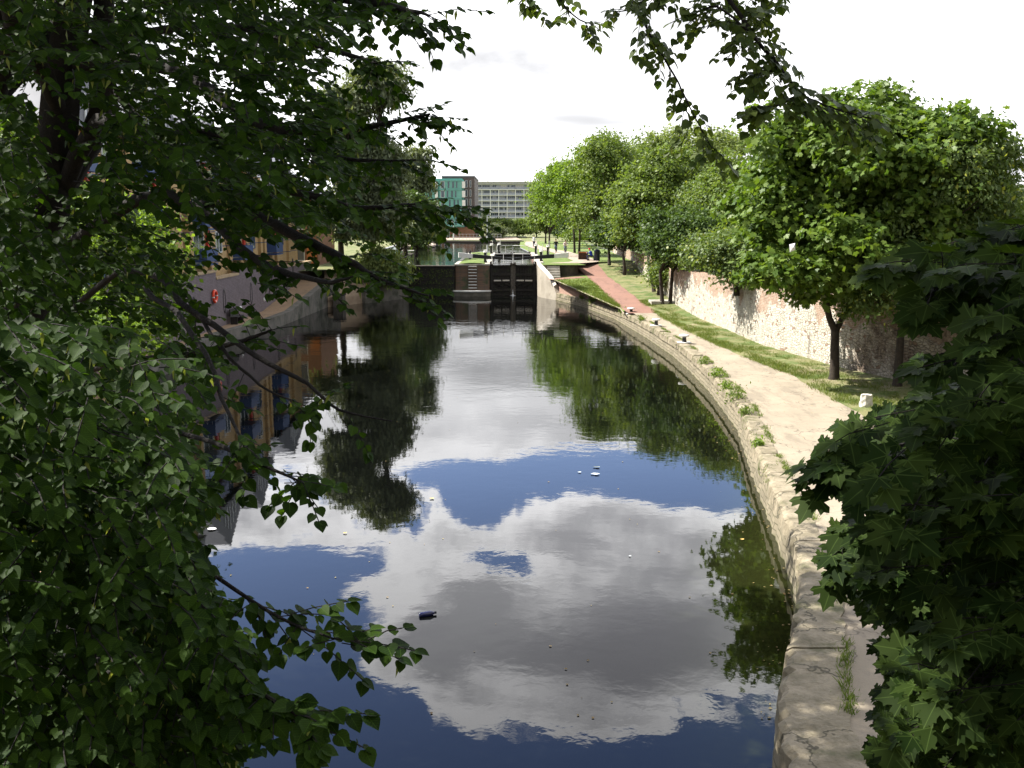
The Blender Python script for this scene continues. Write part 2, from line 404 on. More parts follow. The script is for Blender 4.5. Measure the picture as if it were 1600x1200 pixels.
def rlobes(c,R_,k,seed,flat=1.0):
    """k overlapping lobes filling an ellipsoid crown centre c radii R_"""
    g=random.Random(seed); out=[(c[0],c[1],c[2],R_[0]*.7,R_[1]*.7,R_[2]*.75)]
    for i in range(k):
        a=2*math.pi*(i/k)+g.uniform(-.4,.4); e=g.uniform(-.75,.95)
        ce=math.sqrt(max(0,1-e*e)); s_=g.uniform(.34,.52)
        out.append((c[0]+math.cos(a)*ce*R_[0]*.66,c[1]+math.sin(a)*ce*R_[1]*.66,c[2]+e*R_[2]*.66,R_[0]*s_,R_[1]*s_,R_[2]*s_*.8))
    return out

# ================================================================== THE SETTING
# --- canal outlines (x of the water's edge along the canal, metres)
EY=[-6,5,12.7,15.2,17.1,18.9,20.8,24.7,27.9,34.7,42.3,48.7,53.8,61.9,73.9,84,91.3,96.4]
EX=[1.4,2.3,3.58,4.47,5.13,5.62,5.93,6.49,6.93,7.98,8.5,8.7,8.72,8.4,7.6,6.0,4.0,2.42]
def Ex(Y): return float(I(Y,EY,EX))
LY=[-6,10,15,20,25,35,45,58,66,84,87,90,93,96]; LX=[-5,-6,-7,-8.5,-10.2,-14,-16.4,-16.9,-16.0,-15.4,-14.3,-12.4,-10.6,-9.95]
def Lx(Y): return float(I(Y,LY,LX))
def CWd(Y): return float(I(Y,[0,13,20,30,45,70,92],[1.0,.95,.62,.55,.50,.45,.35]))       # coping width
def Zc(Y): return float(I(Y,[0,66,74,92],[.875,.875,.70,.64]))
def Zp(Y): return float(I(Y,[0,66,95,101,106,400],[.85,.85,2.0,2.8,3.02,3.02]))
def Zs(Y): return float(I(Y,[0,68,71,92],[.8,.8,1.0,1.8]))
def ST(Y): return float(I(Y,[66,71,92],[7.7,7.65,3.75]))         # top of the brick slope
def RL(Y): return float(I(Y,[66,71,95,98.5,104],[8.15,7.78,7.0,6.5,6.1]))
def PR(Y): return float(I(Y,[-6,30,35.7,41.9,48.7,57,65,70,90,102],[11.2,11.7,11.8,11.8,10.95,10.35,10.0,9.9,9.2,8.6]))
def Wx(Y): return float(I(Y,[-6,20,33,38.5,39.9,44,51.5,60,72,95,140,200],[17.6,17.6,17.2,16.4,15.5,14.2,12.85,12.5,11.75,12.2,13,13]))
WE=[-6,20,38,45,55,72,95,200]; 

def waterfn(scale,strength,base):
    def fn(t,p):
        P=pos(t); X,Y,Z=t.sep(P)
        n=t.noise(t.comb(X,Y,0),scale,3,.5,.2); n2=t.noise(t.comb(X,t.m('MULTIPLY',Y,1.4),3),scale*.22,2,.5)
        big=t.sstep(t.noise(P,.09,2,.5),.35,.65)
        far=t.sstep(Y,26,75)
        amp=t.m('MULTIPLY',t.m('ADD',.25,t.m('MULTIPLY',big,.75)),t.m('ADD',.28,t.m('MULTIPLY',far,.85)))
        h=t.m('MULTIPLY',t.m('ADD',n,t.m('MULTIPLY',n2,2.2)),amp)
        b=t.add('ShaderNodeBump'); b.inputs['Strength'].default_value=strength; b.inputs['Distance'].default_value=.02
        t.put(b.inputs['Height'],h); t.l.new(b.outputs[0],p.inputs['Normal'])
        p.inputs['IOR'].default_value=1.333; p.inputs['Specular IOR Level'].default_value=.5
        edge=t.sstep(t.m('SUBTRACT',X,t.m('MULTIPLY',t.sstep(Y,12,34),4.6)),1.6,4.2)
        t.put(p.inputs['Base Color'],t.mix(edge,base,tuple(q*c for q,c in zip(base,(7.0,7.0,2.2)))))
    return fn
M_water=mat('canal_water',(.01,.012,.006),.02,waterfn(2.6,.30,(.0022,.0026,.0022)))
M_water2=mat('upper_water',(.01,.012,.006),.03,waterfn(1.6,.8,(.008,.009,.006)))
# lower pool sheet, follows both banks and runs a little under them
rows=[]
for Y in list(range(-30,97,3))+[96.9]:
    a=Lx(Y)-.6; b=Ex(Y)+.6; rows.append([(a+(b-a)*k/12,Y,0) for k in range(13)])
tag(MB().grid(rows).build('canal_water',M_water),kind='structure')
rows=[]
UX=[(96.35,-9.8,-5.3),(101,-10.0,-5.2),(112,-13,-5.1),(130,-15.5,1.6),(146,-18.5,1.5),(165,-19,.7),(187.5,-19,.6)]
for Y in [96.35,99,101,106,112,128]:
    rows.append([(float(I(Y,[u[0] for u in UX],[u[1] for u in UX])),Y,2.86),(-5.2,Y,2.86)])
mb=MB().grid(rows)
rows=[]
for Y in [128,132,140,150,165,176,188.5]:
    a=float(I(Y,[u[0] for u in UX],[u[1] for u in UX])); b=float(I(Y,[128,130,140,150,162,188],[2.6,2.3,1.9,1.3,1.2,1.6]))
    rows.append([(a+(b-a)*k/6,Y,2.86) for k in range(7)])
mb.grid(rows); tag(mb.build('basin_water',M_water2),kind='structure')
tag(MB().add([(-2.15,97.4,2.62),(2.35,97.4,2.62),(2.35,128,2.62),(-2.15,128,2.62)],[(0,1,2,3)]).build('chamber_water',M_water2),kind='structure')

# --- ground
def pathfn(c1,c2,c3):
    def fn(t,p):
        P=pos(t); n=t.noise(P,.55,6,.62); f=t.noise(P,18,4,.7); g=t.noise(P,75,2,.6); k=t.noise(P,2.3,6,.7)
        c=t.mix(t.sstep(n,.35,.68),c1,c2); c=t.mix(t.m('MULTIPLY',t.sstep(k,.50,.72),.55),c,c3)
        c=t.mix(t.m('MULTIPLY',t.sstep(f,.5,.75),.28),c,tuple(q*.6 for q in c1)); c=t.mix(t.m('MULTIPLY',t.sstep(g,.52,.75),.30),c,tuple(min(.8,q*1.35) for q in c1))
        wv=t.sep(t.noise(P,1.3,3,.6,col=True)); X,Y,Z=t.sep(P)
        vd=t.add('ShaderNodeTexVoronoi',feature='DISTANCE_TO_EDGE',voronoi_dimensions='2D'); t.put(vd.inputs['Vector'],t.comb(t.m('ADD',X,t.m('MULTIPLY',wv[0],2)),t.m('ADD',Y,t.m('MULTIPLY',wv[1],2)))); vd.inputs['Scale'].default_value=.30
        c=t.mix(t.m('MULTIPLY',t.sstep(vd.outputs[0],.012,.004),.55),c,tuple(q*.3 for q in c3))
        st=t.sstep(t.noise(t.comb(t.m('MULTIPLY',X,1.6),t.m('MULTIPLY',Y,.35)),.8,5,.7),.50,.62); c=t.mix(t.m('MULTIPLY',st,.35),c,tuple(q*.7 for q in c3))
        t.put(p.inputs['Base Color'],c); bump(t,p,t.m('ADD',f,g),.35,.012)
    return fn
M_path=mat('towpath_concrete',(.4,.36,.3),.92,pathfn((.315,.265,.195),(.255,.215,.158),(.165,.14,.105)))
M_redpath=mat('red_asphalt',(.3,.16,.12),.92,pathfn((.245,.135,.10),(.215,.12,.09),(.18,.105,.08)))
M_gravel=mat('gravel_path',(.45,.38,.3),.95,pathfn((.36,.29,.23),(.30,.24,.19),(.25,.20,.16)))
def grassfn(t,p):
    P=pos(t); n=t.noise(P,.8,6,.65); f=t.noise(P,14,4,.7)
    c=t.mix(t.sstep(n,.36,.60),(.075,.115,.025),(.20,.185,.085)); c=t.mix(t.m('MULTIPLY',t.sstep(f,.4,.7),.5),c,(.06,.10,.02))
    c=t.mix(t.sstep(t.noise(P,.37,4,.6),.56,.70),c,(.26,.215,.135))
    t.put(p.inputs['Base Color'],c); bump(t,p,f,.8,.05)
M_grass=mat('mown_grass',(.1,.15,.03),.95,grassfn)
def grass2fn(t,p):
    P=pos(t); n=t.noise(P,1.2,6,.65); f=t.noise(P,14,4,.7)
    c=t.mix(t.sstep(n,.35,.65),(.09,.145,.028),(.165,.20,.055)); c=t.mix(t.m('MULTIPLY',t.sstep(f,.4,.7),.5),c,(.07,.12,.02))
    t.put(p.inputs['Base Color'],c); bump(t,p,f,.8,.05)
M_grass2=mat('lush_grass',(.1,.17,.03),.95,grass2fn)
M_earth=mat('earth',(.16,.12,.08),.95,mottled((.17,.13,.09),(.10,.08,.05),1.5,c3=(.09,.11,.04)))
YS=[-6+i*1.1 for i in range(93)]            # stations to Y~95
def strip(name,fa,fb,za,zb,mt,ys,nx=1,kind='structure',rough=0):
    rows=[]
    for Y in ys:
        a,b=fa(Y),fb(Y); rows.append([(a+(b-a)*k/nx,Y,za(Y)+(zb(Y)-za(Y))*k/nx+(rough*nz(Y*1.3,k*2.1) if 0<k<nx else 0)) for k in range(nx+1)])
    o=MB().grid(rows).build(name,mt); tag(o,kind=kind); return o
lowY=[Y for Y in YS if Y<=68.2]+[68.6]
hiY=[68.6]+[Y for Y in YS if 69<=Y<=94.5]+[95.2]
strip('towpath',lambda Y:Ex(Y)+CWd(Y)-.10+.02*nz(Y*2),lambda Y:PR(Y)+.10*nz(Y*.9),Zp,Zp,M_path,lowY,3)
strip('red_path',RL,PR,lambda Y:Zp(Y),lambda Y:Zp(Y),M_redpath,[68.6]+[Y for Y in YS if 69<=Y]+[96,97.5,99,101,102.5],3)
strip('grass_verge',lambda Y:PR(Y)+.10*nz(Y*.9)-.03,lambda Y:Wx(Y)+.1,lambda Y:Zp(Y)+.006,lambda Y:Zp(Y)+.10+.1*max(0,1-abs(Y-80)/15),M_grass,YS+[96.5,99,101,103],4,rough=.05)
strip('grass_bank',ST,lambda Y:RL(Y)-.0,Zs,lambda Y:Zp(Y)-.004,M_grass2,hiY[1:]+[],4,rough=.04)
# brick-paved slope between coping and grass
M_slope=mat('brick_slope',(.35,.2,.15),.9,brickfn((.36,.215,.16),(.28,.165,.125),(.33,.27,.22),1.0,diag=.3))
ys=[Y for Y in YS if 68<=Y<=92.3]
strip('brick_slope',lambda Y:Ex(Y)+CWd(Y),lambda Y:max(ST(Y),Ex(Y)+CWd(Y)+.05),lambda Y:Zc(Y)-.01,lambda Y:Zs(Y)+.0,M_slope,ys,4)
mb=MB(); mb.tube([(ST(Y)+.03,Y,Zs(Y)+.03) for Y in ys],.05,4,smooth=False); tag(mb.build('slope_kerb',M_stone),kind='structure')

# bank masonry (battered wall) and coping with real, irregular stones
mwall=mat('bank_masonry',(.2,.18,.13),.95,brickfn((.24,.205,.14),(.16,.14,.095),(.10,.09,.055),1.9,extra=lambda t,P,c:t.mix(t.sstep(t.m('ADD',t.sep(P)[2],t.m('MULTIPLY',t.noise(P,4,3),.3)),.24,.05),c,(.075,.085,.022))))
rows=[]
for i in range(420):
    Y=-6+i*(98.0/420); 
    if Y>91.5: break
    e=Ex(Y); d=.035*nz(Y*2.7)+.02*nz(Y*9,2); rows.append([(e-.06+d,Y,-.6),(e-.03+d,Y,.12),(e+.03+.02*nz(Y*5,1)+d,Y,.38),(e+.06+d,Y,Zc(Y)-.16)])
tag(MB().grid(rows,True).build('bank_wall',mwall),kind='structure')
g=random.Random(3); Y=-5; mb=MB()
while Y<91:
    L=g.uniform(1.1,2.9); L=min(L,92-Y); yb=Y+L-.014; n=max(6,int(L*7)); ch=g.uniform(.02,.06); dz=g.uniform(-.02,.02); wd=1
    if yb-Y<.2: break
    top=[];
    for k in range(n+1):
        yy_=Y+(yb-Y)*k/n; e=Ex(yy_)+.03*nz(yy_*2.7)+.02*nz(yy_*8,1); z1=Zc(yy_)+dz; w2=CWd(yy_); bite=max(0,nz(yy_*6.1,3))*.10+max(0,nz(yy_*13.3,1))*.04
        top.append([(e+.04,yy_,z1-.40),(e-.035+bite*.3,yy_,z1-.34),(e-.01+bite,yy_,z1-ch-bite*.5),(e+.08+bite,yy_,z1-.004*nz(yy_*9)),(e+.3*w2,yy_,z1+.012*nz(yy_*7)),(e+.7*w2,yy_,z1+.006*nz(yy_*5,2)),(e+w2+.03*nz(yy_*2.2,5)+.02*nz(yy_*9,7),yy_,z1-.004),(e+w2,yy_,z1-.40)])
    mb.grid(top); 
    for r_ in(top[0],top[-1]): mb.add(r_,[tuple(range(8))])
    Y+=L
tag(mb.build('coping',M_stone),kind='structure')

# upper ground right of the lock, far ground, left bank, everything out to the horizon
def up(mb,poly,z_): mb.add([(a,b,z_) for a,b in poly],[tuple(range(len(poly)))])
M_land=mat('far_grass',(.12,.15,.06),.95,grassfn)
mb=MB(); rows=[]
for Y in [95.2,97,100,104,110,118,128,134,140,150,162,175,188.5]:
    a=float(I(Y,[95.2,96.5,128,130,140,150,162,188],[2.6,2.62,2.62,2.3,1.9,1.3,1.2,1.6])); zz=2.98
    b=Wx(Y)+.1
    if Y<103: b=RL(max(Y,95.2))-.0
    za=3.0; rows.append([(a+(b-a)*k/4,Y,za if Y>=96.5 else za) for k in range(5)])
mb.grid(rows); tag(mb.build('lockside_grass',M_grass2),kind='structure')
rows=[]
for Y,c,wd in [(94.8,5.1,3.4),(97,5.0,3.6),(99,5.3,3.4),(101.5,7.2,2.9),(104,7.6,2.6),(110,7.4,2.6),(123,6.7,2.4),(132,6.2,2.5),(141,4.9,2.2),(150,3.9,2.2),(160,3.3,2.2),(172,3.1,2.0),(188,3.6,2.0)]:
    rows.append([(c-wd/2,Y,3.03 if Y>100 else max(Zp(Y)+.02,3.012)),(c+wd/2,Y,3.03 if Y>100 else max(Zp(Y)+.02,3.012))])
tag(MB().grid(rows[2:]).build('gravel_path',M_gravel),kind='structure')
# apron of brick paving below the lock steps
tag(MB().add([(3.0,92.2,1.86),(6.95,95.1,1.985),(6.9,93.4,1.92),(3.75,91.9,1.80)],[(0,3,2,1)]).build('lock_apron',M_redpath),kind='structure')
tag(MB().add([(-400,-60,-.66),(400,-60,-.66),(400,200,-.66),(-400,200,-.66)],[(0,1,2,3)]).build('canal_bed',M_earth),kind='structure')
tag(MB().add([(4.4,95.0,1.9),(7.2,95.0,1.95),(7.2,101.5,2.5),(4.4,101.5,2.5)],[(0,1,2,3)]).build('bank_fill',M_earth),kind='structure')
tag(MB().add([(-22,83.5,.55),(-15.5,83.5,.55),(-11,92,.55),(-10.5,97,.55),(-22,97,.55)],[(0,1,2,3,4)]).build('bank_fill',M_earth),kind='structure')
# land behind the right wall and out to the horizon
mb=MB(); rows=[[(Wx(Y)+.35,Y,float(I(Y,[0,95,110],[3.1,3.1,2.95]))),(60,Y,3.1),(700,Y,3.0)] for Y in [-40,0,20,33,38.5,39.9,44,51.5,60,72,95,110,140,188.5]]
mb.grid(rows); mb.add([(-700,188.5,2.95),(700,188.5,2.95),(3000,3500,1.5),(-3000,3500,1.5)],[(0,1,2,3)])
tag(mb.build('ground',M_land),kind='structure')
# left bank
M_quay=mat('quay_paving',(.25,.17,.1),.9,pathfn((.30,.20,.115),(.25,.17,.10),(.2,.15,.1)))
def Zl(Y): return float(I(Y,[0,72,92,97,300],[.78,.78,2.9,3.0,3.0]))
WLX=-17.9
rows=[[(Lx(Y)-.5,Y,Zl(Y)),(min(WLX,Lx(Y)-1.2)-.1,Y,Zl(Y)),(-26 if Y<40 else WLX-.12,Y,Zl(Y))] for Y in [-6,5,10,15,20,25,30,35,40,45,50,58,66,72,78,84,86]]
tag(MB().grid(rows).build('quay',M_quay),kind='structure')
rows=[[(Lx(Y)-.02+.02*nz(Y*3),Y,-.6),(Lx(Y)-.04,Y,.55),(Lx(Y)-.03,Y,Zl(Y)+.01),(Lx(Y)-.55,Y,Zl(Y)+.012)] for Y in [-6+1.0*i for i in range(92)]+[86]]
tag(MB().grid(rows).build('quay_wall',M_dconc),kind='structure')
mb=MB(); mb.add([(-700,-40,3.6),(-26,-40,3.6),(-26,40,3.6),(WLX-.3,40,3.6),(WLX-.3,92,3.0),(WLX-.3,98,3.0),(-700,98,3.6)],[(0,1,2,3,4,5,6)])
mb.add([(-26,-40,3.6),(-26,-40,0),(-26,40,0),(-26,40,3.6)],[(0,1,2,3)])
mb.add([(WLX-.3,84,2.98),(-14.5,88,2.98),(-11.5,92.5,2.98),(-10.3,96,2.98),(-10.3,99,2.98),(-13.2,112,2.98),(-15.7,130,2.98),(-18.7,146,2.98),(-19.2,165,2.98),(-19.2,188.5,2.98),(-700,188.5,2.98),(-700,98,2.98),(WLX-.3,98,2.98)],[tuple(range(13))])
tag(mb.build('upper_bank',M_land),kind='structure')
# sandy slope + wing walls on the left below the lock
M_sand=mat('sandy_slope',(.3,.22,.15),.95,mottled((.34,.26,.18),(.26,.19,.13),2))
mb=MB(); mb.grid([[(-15.4,84,.8),(-15.9,86,1.6),(-16.6,89,2.95)],[(-14.3,85.6,.75),(-14.4,87.5,1.6),(-14.4,90.5,2.97)],[(-13.1,88,.7),(-12.6,90,1.7),(-12.2,93,2.97)]])
mb.grid([[(-15.4,84,-.5),(-14.3,85.6,-.5),(-13.1,88,-.5)],[(-15.4,84,.8),(-14.3,85.6,.76),(-13.1,88,.71)]])
tag(mb.build('sandy_slope',M_sand),kind='structure')

def wingwall(name,label,path,thick,mt,cap=None):
    """path: (x,y,ztop) along the face; solid wall of given thickness behind it (to the left of travel)"""
    mb=MB(); rows=[]
    for i,(x_,y_,z_) in enumerate(path):
        a=Vector(path[max(i-1,0)][:2]);b=Vector(path[min(i+1,len(path)-1)][:2]);d=(b-a).normalized();nn=Vector((-d.y,d.x))*thick
        rows.append([(x_,y_,-.6),(x_,y_,z_),(x_+nn.x,y_+nn.y,z_),(x_+nn.x,y_+nn.y,-.6)])
    mb.grid(rows)
    for r_ in(rows[0],rows[-1]): mb.add(r_,[(0,1,2,3)])
    return mb
def part(mb,name,m,par,bevel=0): return mb.build(name,m,par,bevel)
def thing(name,label,cat,group=None): return empty(name,(0,0,0),label,cat,group)

# right wing wall of the lock: pale rendered curve stepping down to the brick slope
t=thing('wing_wall','pale curved rendered wing wall sweeping down from the lock gates to the brick slope','wall')
pth=[(2.36,99.0,3.06),(2.38,97.0,3.06),(2.45,95.6,2.95),(2.75,94.4,2.65),(3.15,93.3,2.25),(3.5,92.5,1.85),(3.8,91.7,1.2),(4.0,91.2,.62)]
wingwall('',None,pth,.42,None).build('wall_face',mat('pale_render',(.5,.47,.4),.9,mottled((.40,.36,.29),(.30,.265,.21),1.1,c3=(.17,.15,.11))),t)
MB().tube([(a+.2,b+.02,c+.03) for a,b,c in pth[:-1]],.24,4,smooth=False).build('coping',mat('pale_coping',(.6,.57,.5),.9,mottled((.60,.56,.48),(.48,.44,.38),2)),t)
t=thing('wing_wall','low dark stained wing wall under the willow left of the lock','wall')
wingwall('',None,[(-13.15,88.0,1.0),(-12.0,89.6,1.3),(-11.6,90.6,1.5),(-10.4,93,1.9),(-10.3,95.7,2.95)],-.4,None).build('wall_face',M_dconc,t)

# ================================================================== LEFT BANK: retaining wall and apartments
t=thing('retaining_wall','long purple brick retaining wall with oval openings along the left quay','wall')
M_purple=mat('purple_brick',(.16,.12,.12),.85,brickfn((.185,.150,.155),(.145,.115,.12),(.10,.085,.085),1.2,diag=0))
steps=[(40,46,4.55),(46,52.5,4.35),(52.5,61,4.15),(61,66,3.7),(66,75,4.05),(75,90,3.5)]
mb=MB(); cp=MB()
for a,b,z_ in steps:
    mb.bb(WLX-.35,WLX,a,b,-.2,z_); cp.bb(WLX-.40,WLX+.06,a+.004,b-.004,z_,z_+.14)
mb.build('brickwork',M_purple,t); cp.build('capping',mat('ochre_capping',(.4,.3,.17),.85,mottled((.42,.32,.19),(.34,.25,.15),3)),t)
for yy_ in (51,56.5,62.5,69,76.5,82.5):
    o=MB(); o.lathe([(0,0),(.30,0),(.34,.05),(.30,.05)],(0,0,0),14); o=o.build('oval_opening',M_black,t); o.scale=(1,.75,2.6)
    o.data.transform(Matrix.Rotation(R(90),4,'Y')); o.scale=(1,.8,2.3); o.location=(WLX-.02,yy_,Zl(yy_)+1.5)
lampM=mat('lamp_glass',(.8,.8,.75),.3)
for i,yy_ in enumerate((66,72.5,79.5)):
    l=thing('wall_light',['round white bulkhead light nearest on the purple wall','middle round white bulkhead light low on the purple wall','farthest round white bulkhead light on the purple wall'][i],'wall light','bulkhead lights on the purple wall')
    l.location=(WLX+.02,yy_,Zl(yy_)+.75)
    MB().lathe([(0,.12),(.10,.10),(.14,.03),(.14,0)],n=12).build('lamp_globe',lampM,l).rotation_euler=(0,R(90),0)

# apartments: yellow stock brick, banded, blue balconies, grey gabled roofs
def bandfn(t,P,c):
    Z=t.sep(P)[2]; m=t.m('FRACT',t.m('DIVIDE',t.m('ADD',Z,.15),.95)); return t.mix(t.m('LESS_THAN',m,.075),c,(.10,.09,.11))
M_yellow=mat('yellow_brick',(.4,.28,.13),.9,brickfn((.46,.31,.13),(.38,.25,.105),(.30,.23,.14),1.0,extra=bandfn,diag=1))
M_roof=mat('grey_roof',(.25,.26,.28),.55,mottled((.13,.135,.155),(.10,.105,.12),.7,b=.1))
M_blue=mat('blue_panel',(.03,.06,.15),.5)
M_orange=mat('orange_panel',(.45,.16,.05),.6)
M_frame=mat('pale_frame',(.6,.62,.62),.5)
FX=WLX-.75
def window(par,x_,y_,z_,w_,h_,axis='x',fm=None,mull=1):
    """window part with pane sub-part, facing +x (axis x) or -y (axis y); proud of the wall"""
    fm=fm or M_frame
    fr=MB(); T_=.06
    def bx(u0,u1,v0,v1,d0,d1,mb):
        if axis=='x': mb.bb(x_+d0,x_+d1,y_+u0,y_+u1,z_+v0,z_+v1)
        else: mb.bb(x_+u0,x_+u1,y_-d1,y_-d0,z_+v0,z_+v1)
    bx(-w_/2,w_/2,0,T_,0,.06,fr);bx(-w_/2,w_/2,h_-T_,h_,0,.06,fr);bx(-w_/2,-w_/2+T_,T_,h_-T_,0,.06,fr);bx(w_/2-T_,w_/2,T_,h_-T_,0,.06,fr)
    for k in range(mull):
        u=-w_/2+w_*(k+1)/(mull+1); bx(u-.025,u+.025,T_,h_-T_,.0,.055,fr)
    f=fr.build('window',fm,par); pn=MB(); bx(-w_/2+T_,w_/2-T_,T_,h_-T_,.005,.03,pn); pn.build('pane',M_glass,f); return f
def apartments(label,y0,y1,ze,zr,seed):
    t=thing('apartment_block',label,'building','brick apartment blocks along the left quay'); g=random.Random(seed)
    MB().bb(FX-9,FX,y0,y1,3.0,ze).build('wall',M_yellow,t)
    n=max(1,round((y1-y0)/8.5)); rf=MB()
    for i in range(n):          # gables facing the canal
        a=y0+(y1-y0)*i/n; b=y0+(y1-y0)*(i+1)/n-.004; m_=(a+b)/2
        rf.add([(FX+.5,a,ze),(FX+.5,m_,zr),(FX+.5,b,ze),(FX-9.2,a,ze),(FX-9.2,m_,zr),(FX-9.2,b,ze)],[(0,1,2),(0,3,4,1),(1,4,5,2),(3,5,4)])
    r_=rf.build('roof',M_roof,t)
    for i in range(n):
        m_=y0+(y1-y0)*(i+.5)/n
        MB().bb(FX-5,FX-4.2,m_-2.6,m_-1.9,ze,zr+.6).build('chimney',M_purple,r_)
        for k in range(5):
            yy_=m_-1.2+k*.6; MB().bb(FX+.5,FX+.56,yy_,yy_+.12,ze+.2,zr-1.0-abs(k-2)*.35).build('gable_slat',M_frame,r_)
    fl=(ze-4.4)/3
    for i in range(int((y1-y0)/4.2)):
        yc=y0+2.1+i*4.2
        for k in range(3):
            zz=4.7+k*fl
            if i%2==0:
                b=MB(); b.bb(FX+.002,FX+.85,yc-1.1,yc+1.1,zz-.10,zz); b.bb(FX+.80,FX+.85,yc-1.1,yc+1.1,zz+.1,zz+.85); b.bb(FX+.002,FX+.80,yc-1.1,yc-1.05,zz+.1,zz+.85); b.bb(FX+.002,FX+.80,yc+1.05,yc+1.1,zz+.1,zz+.85)
                bo=b.build('balcony',M_blue,t)
                window(t,FX,yc,zz+.02,2.0,2.1)
                MB().bb(FX+.01,FX+.16,yc+1.5,yc+1.75,zz,zz+2.2).build('red_panel',mat('red_panel',(.5,.05,.03),.5),t)
            else: window(t,FX,yc,zz+.5,1.3,1.35,fm=M_blue if g.random()<.4 else M_frame)
    for i in range(int((y1-y0)/4.2)+1):
        yy_=min(max(y0+i*4.2,y0+.3),y1-.3); MB().bb(FX+.002,FX+.22,yy_-.28,yy_+.28,3.0,ze-.3).build('pilaster',M_yellow,t)
    return t
apartments('nearest yellow brick apartment block with grey gables behind the lime tree',41,57.5,11.2,14.3,1)
apartments('yellow brick apartment block with blue balconies above the purple wall, towards the lock',58.1,75,10.6,13.5,2)
apartments('last yellow brick apartment block before the lock, beside the willow',75.6,88,9.4,12.2,3)
t=thing('terrace_house','orange and white house front with pale windows beyond the last apartment block','house')
MB().bb(-27,-18.2,95,104,2.9,9.3).build('wall',mat('brown_brick',(.25,.12,.07),.9,brickfn((.30,.14,.08),(.24,.115,.065),(.2,.15,.1))),t)
MB().add([(-27.3,94.7,9.3),(-17.9,94.7,9.3),(-17.9,104.3,9.3),(-27.3,104.3,9.3),(-22.5,94.7,12),(-22.5,104.3,12)],[(0,1,4),(1,2,5,4),(2,3,5),(3,0,4,5)]).build('roof',M_roof,t)
for zz in(3.4,6.3):
    for xx in(-20.2,-23.5): window(t,xx,95,zz,1.5,1.9,'y')
MB().bb(-19.2,-18.3,94.9,94.995,2.95,5.1).build('door',M_orange,t)
t=thing('brick_outbuilding','low ochre brick outbuilding at the far left behind the lime trunk','building')
MB().bb(-36,-27.5,20,38,3.55,9.8).build('wall',M_yellow,t)
MB().add([(-36.4,19.6,9.8),(-27.1,19.6,9.8),(-27.1,38.4,9.8),(-36.4,38.4,9.8),(-31.7,19.6,12.4),(-31.7,38.4,12.4)],[(0,1,4),(1,2,5,4),(2,3,5),(3,0,4,5)]).build('roof',M_roof,t)
for yy_ in(23,28,33): window(t,-27.5,yy_,6.4,1.5,1.7)
# quay furniture on the left
t=thing('lifebuoy','red lifebuoy hanging on the purple quay wall','lifebuoy'); t.location=(WLX+.12,60.2,2.75)
mb=MB(); mb.tube([(.0,.34*math.cos(a*math.pi/10),.34*math.sin(a*math.pi/10)) for a in range(21)],.085,8); mb.build('ring',M_red,t)
for a in(0,1.57,3.14,4.71): MB().tube([(0,.34*math.cos(a),.34*math.sin(a)),(0,.34*math.cos(a+.2),.34*math.sin(a+.2))],.09,8).build('band',M_white,t)
t=thing('bench','dark timber bench against the purple quay wall','bench'); t.location=(WLX+.45,63.6,.78)
MB().bb(-.2,.25,-.8,.8,.42,.48).build('seat',M_timber,t); MB().bb(-.26,-.2,-.8,.8,.5,.95).build('backrest',M_timber,t)
for s_ in(-.7,.7): MB().bb(-.22,.22,s_-.04,s_+.04,0,.42).build('leg',M_timber,t)
t=thing('mooring_post','squat brown timber post standing in the water at the left bank','post')
MB().prism([(-14.95,83.9),(-14.1,83.7),(-14.0,84.5),(-14.9,84.6)],-.6,1.0).build('post',M_gtimber,t); MB().prism([(-15.0,83.85),(-14.05,83.65),(-13.95,84.55),(-14.95,84.65)],1.0,1.12).build('cap',M_timber,t)

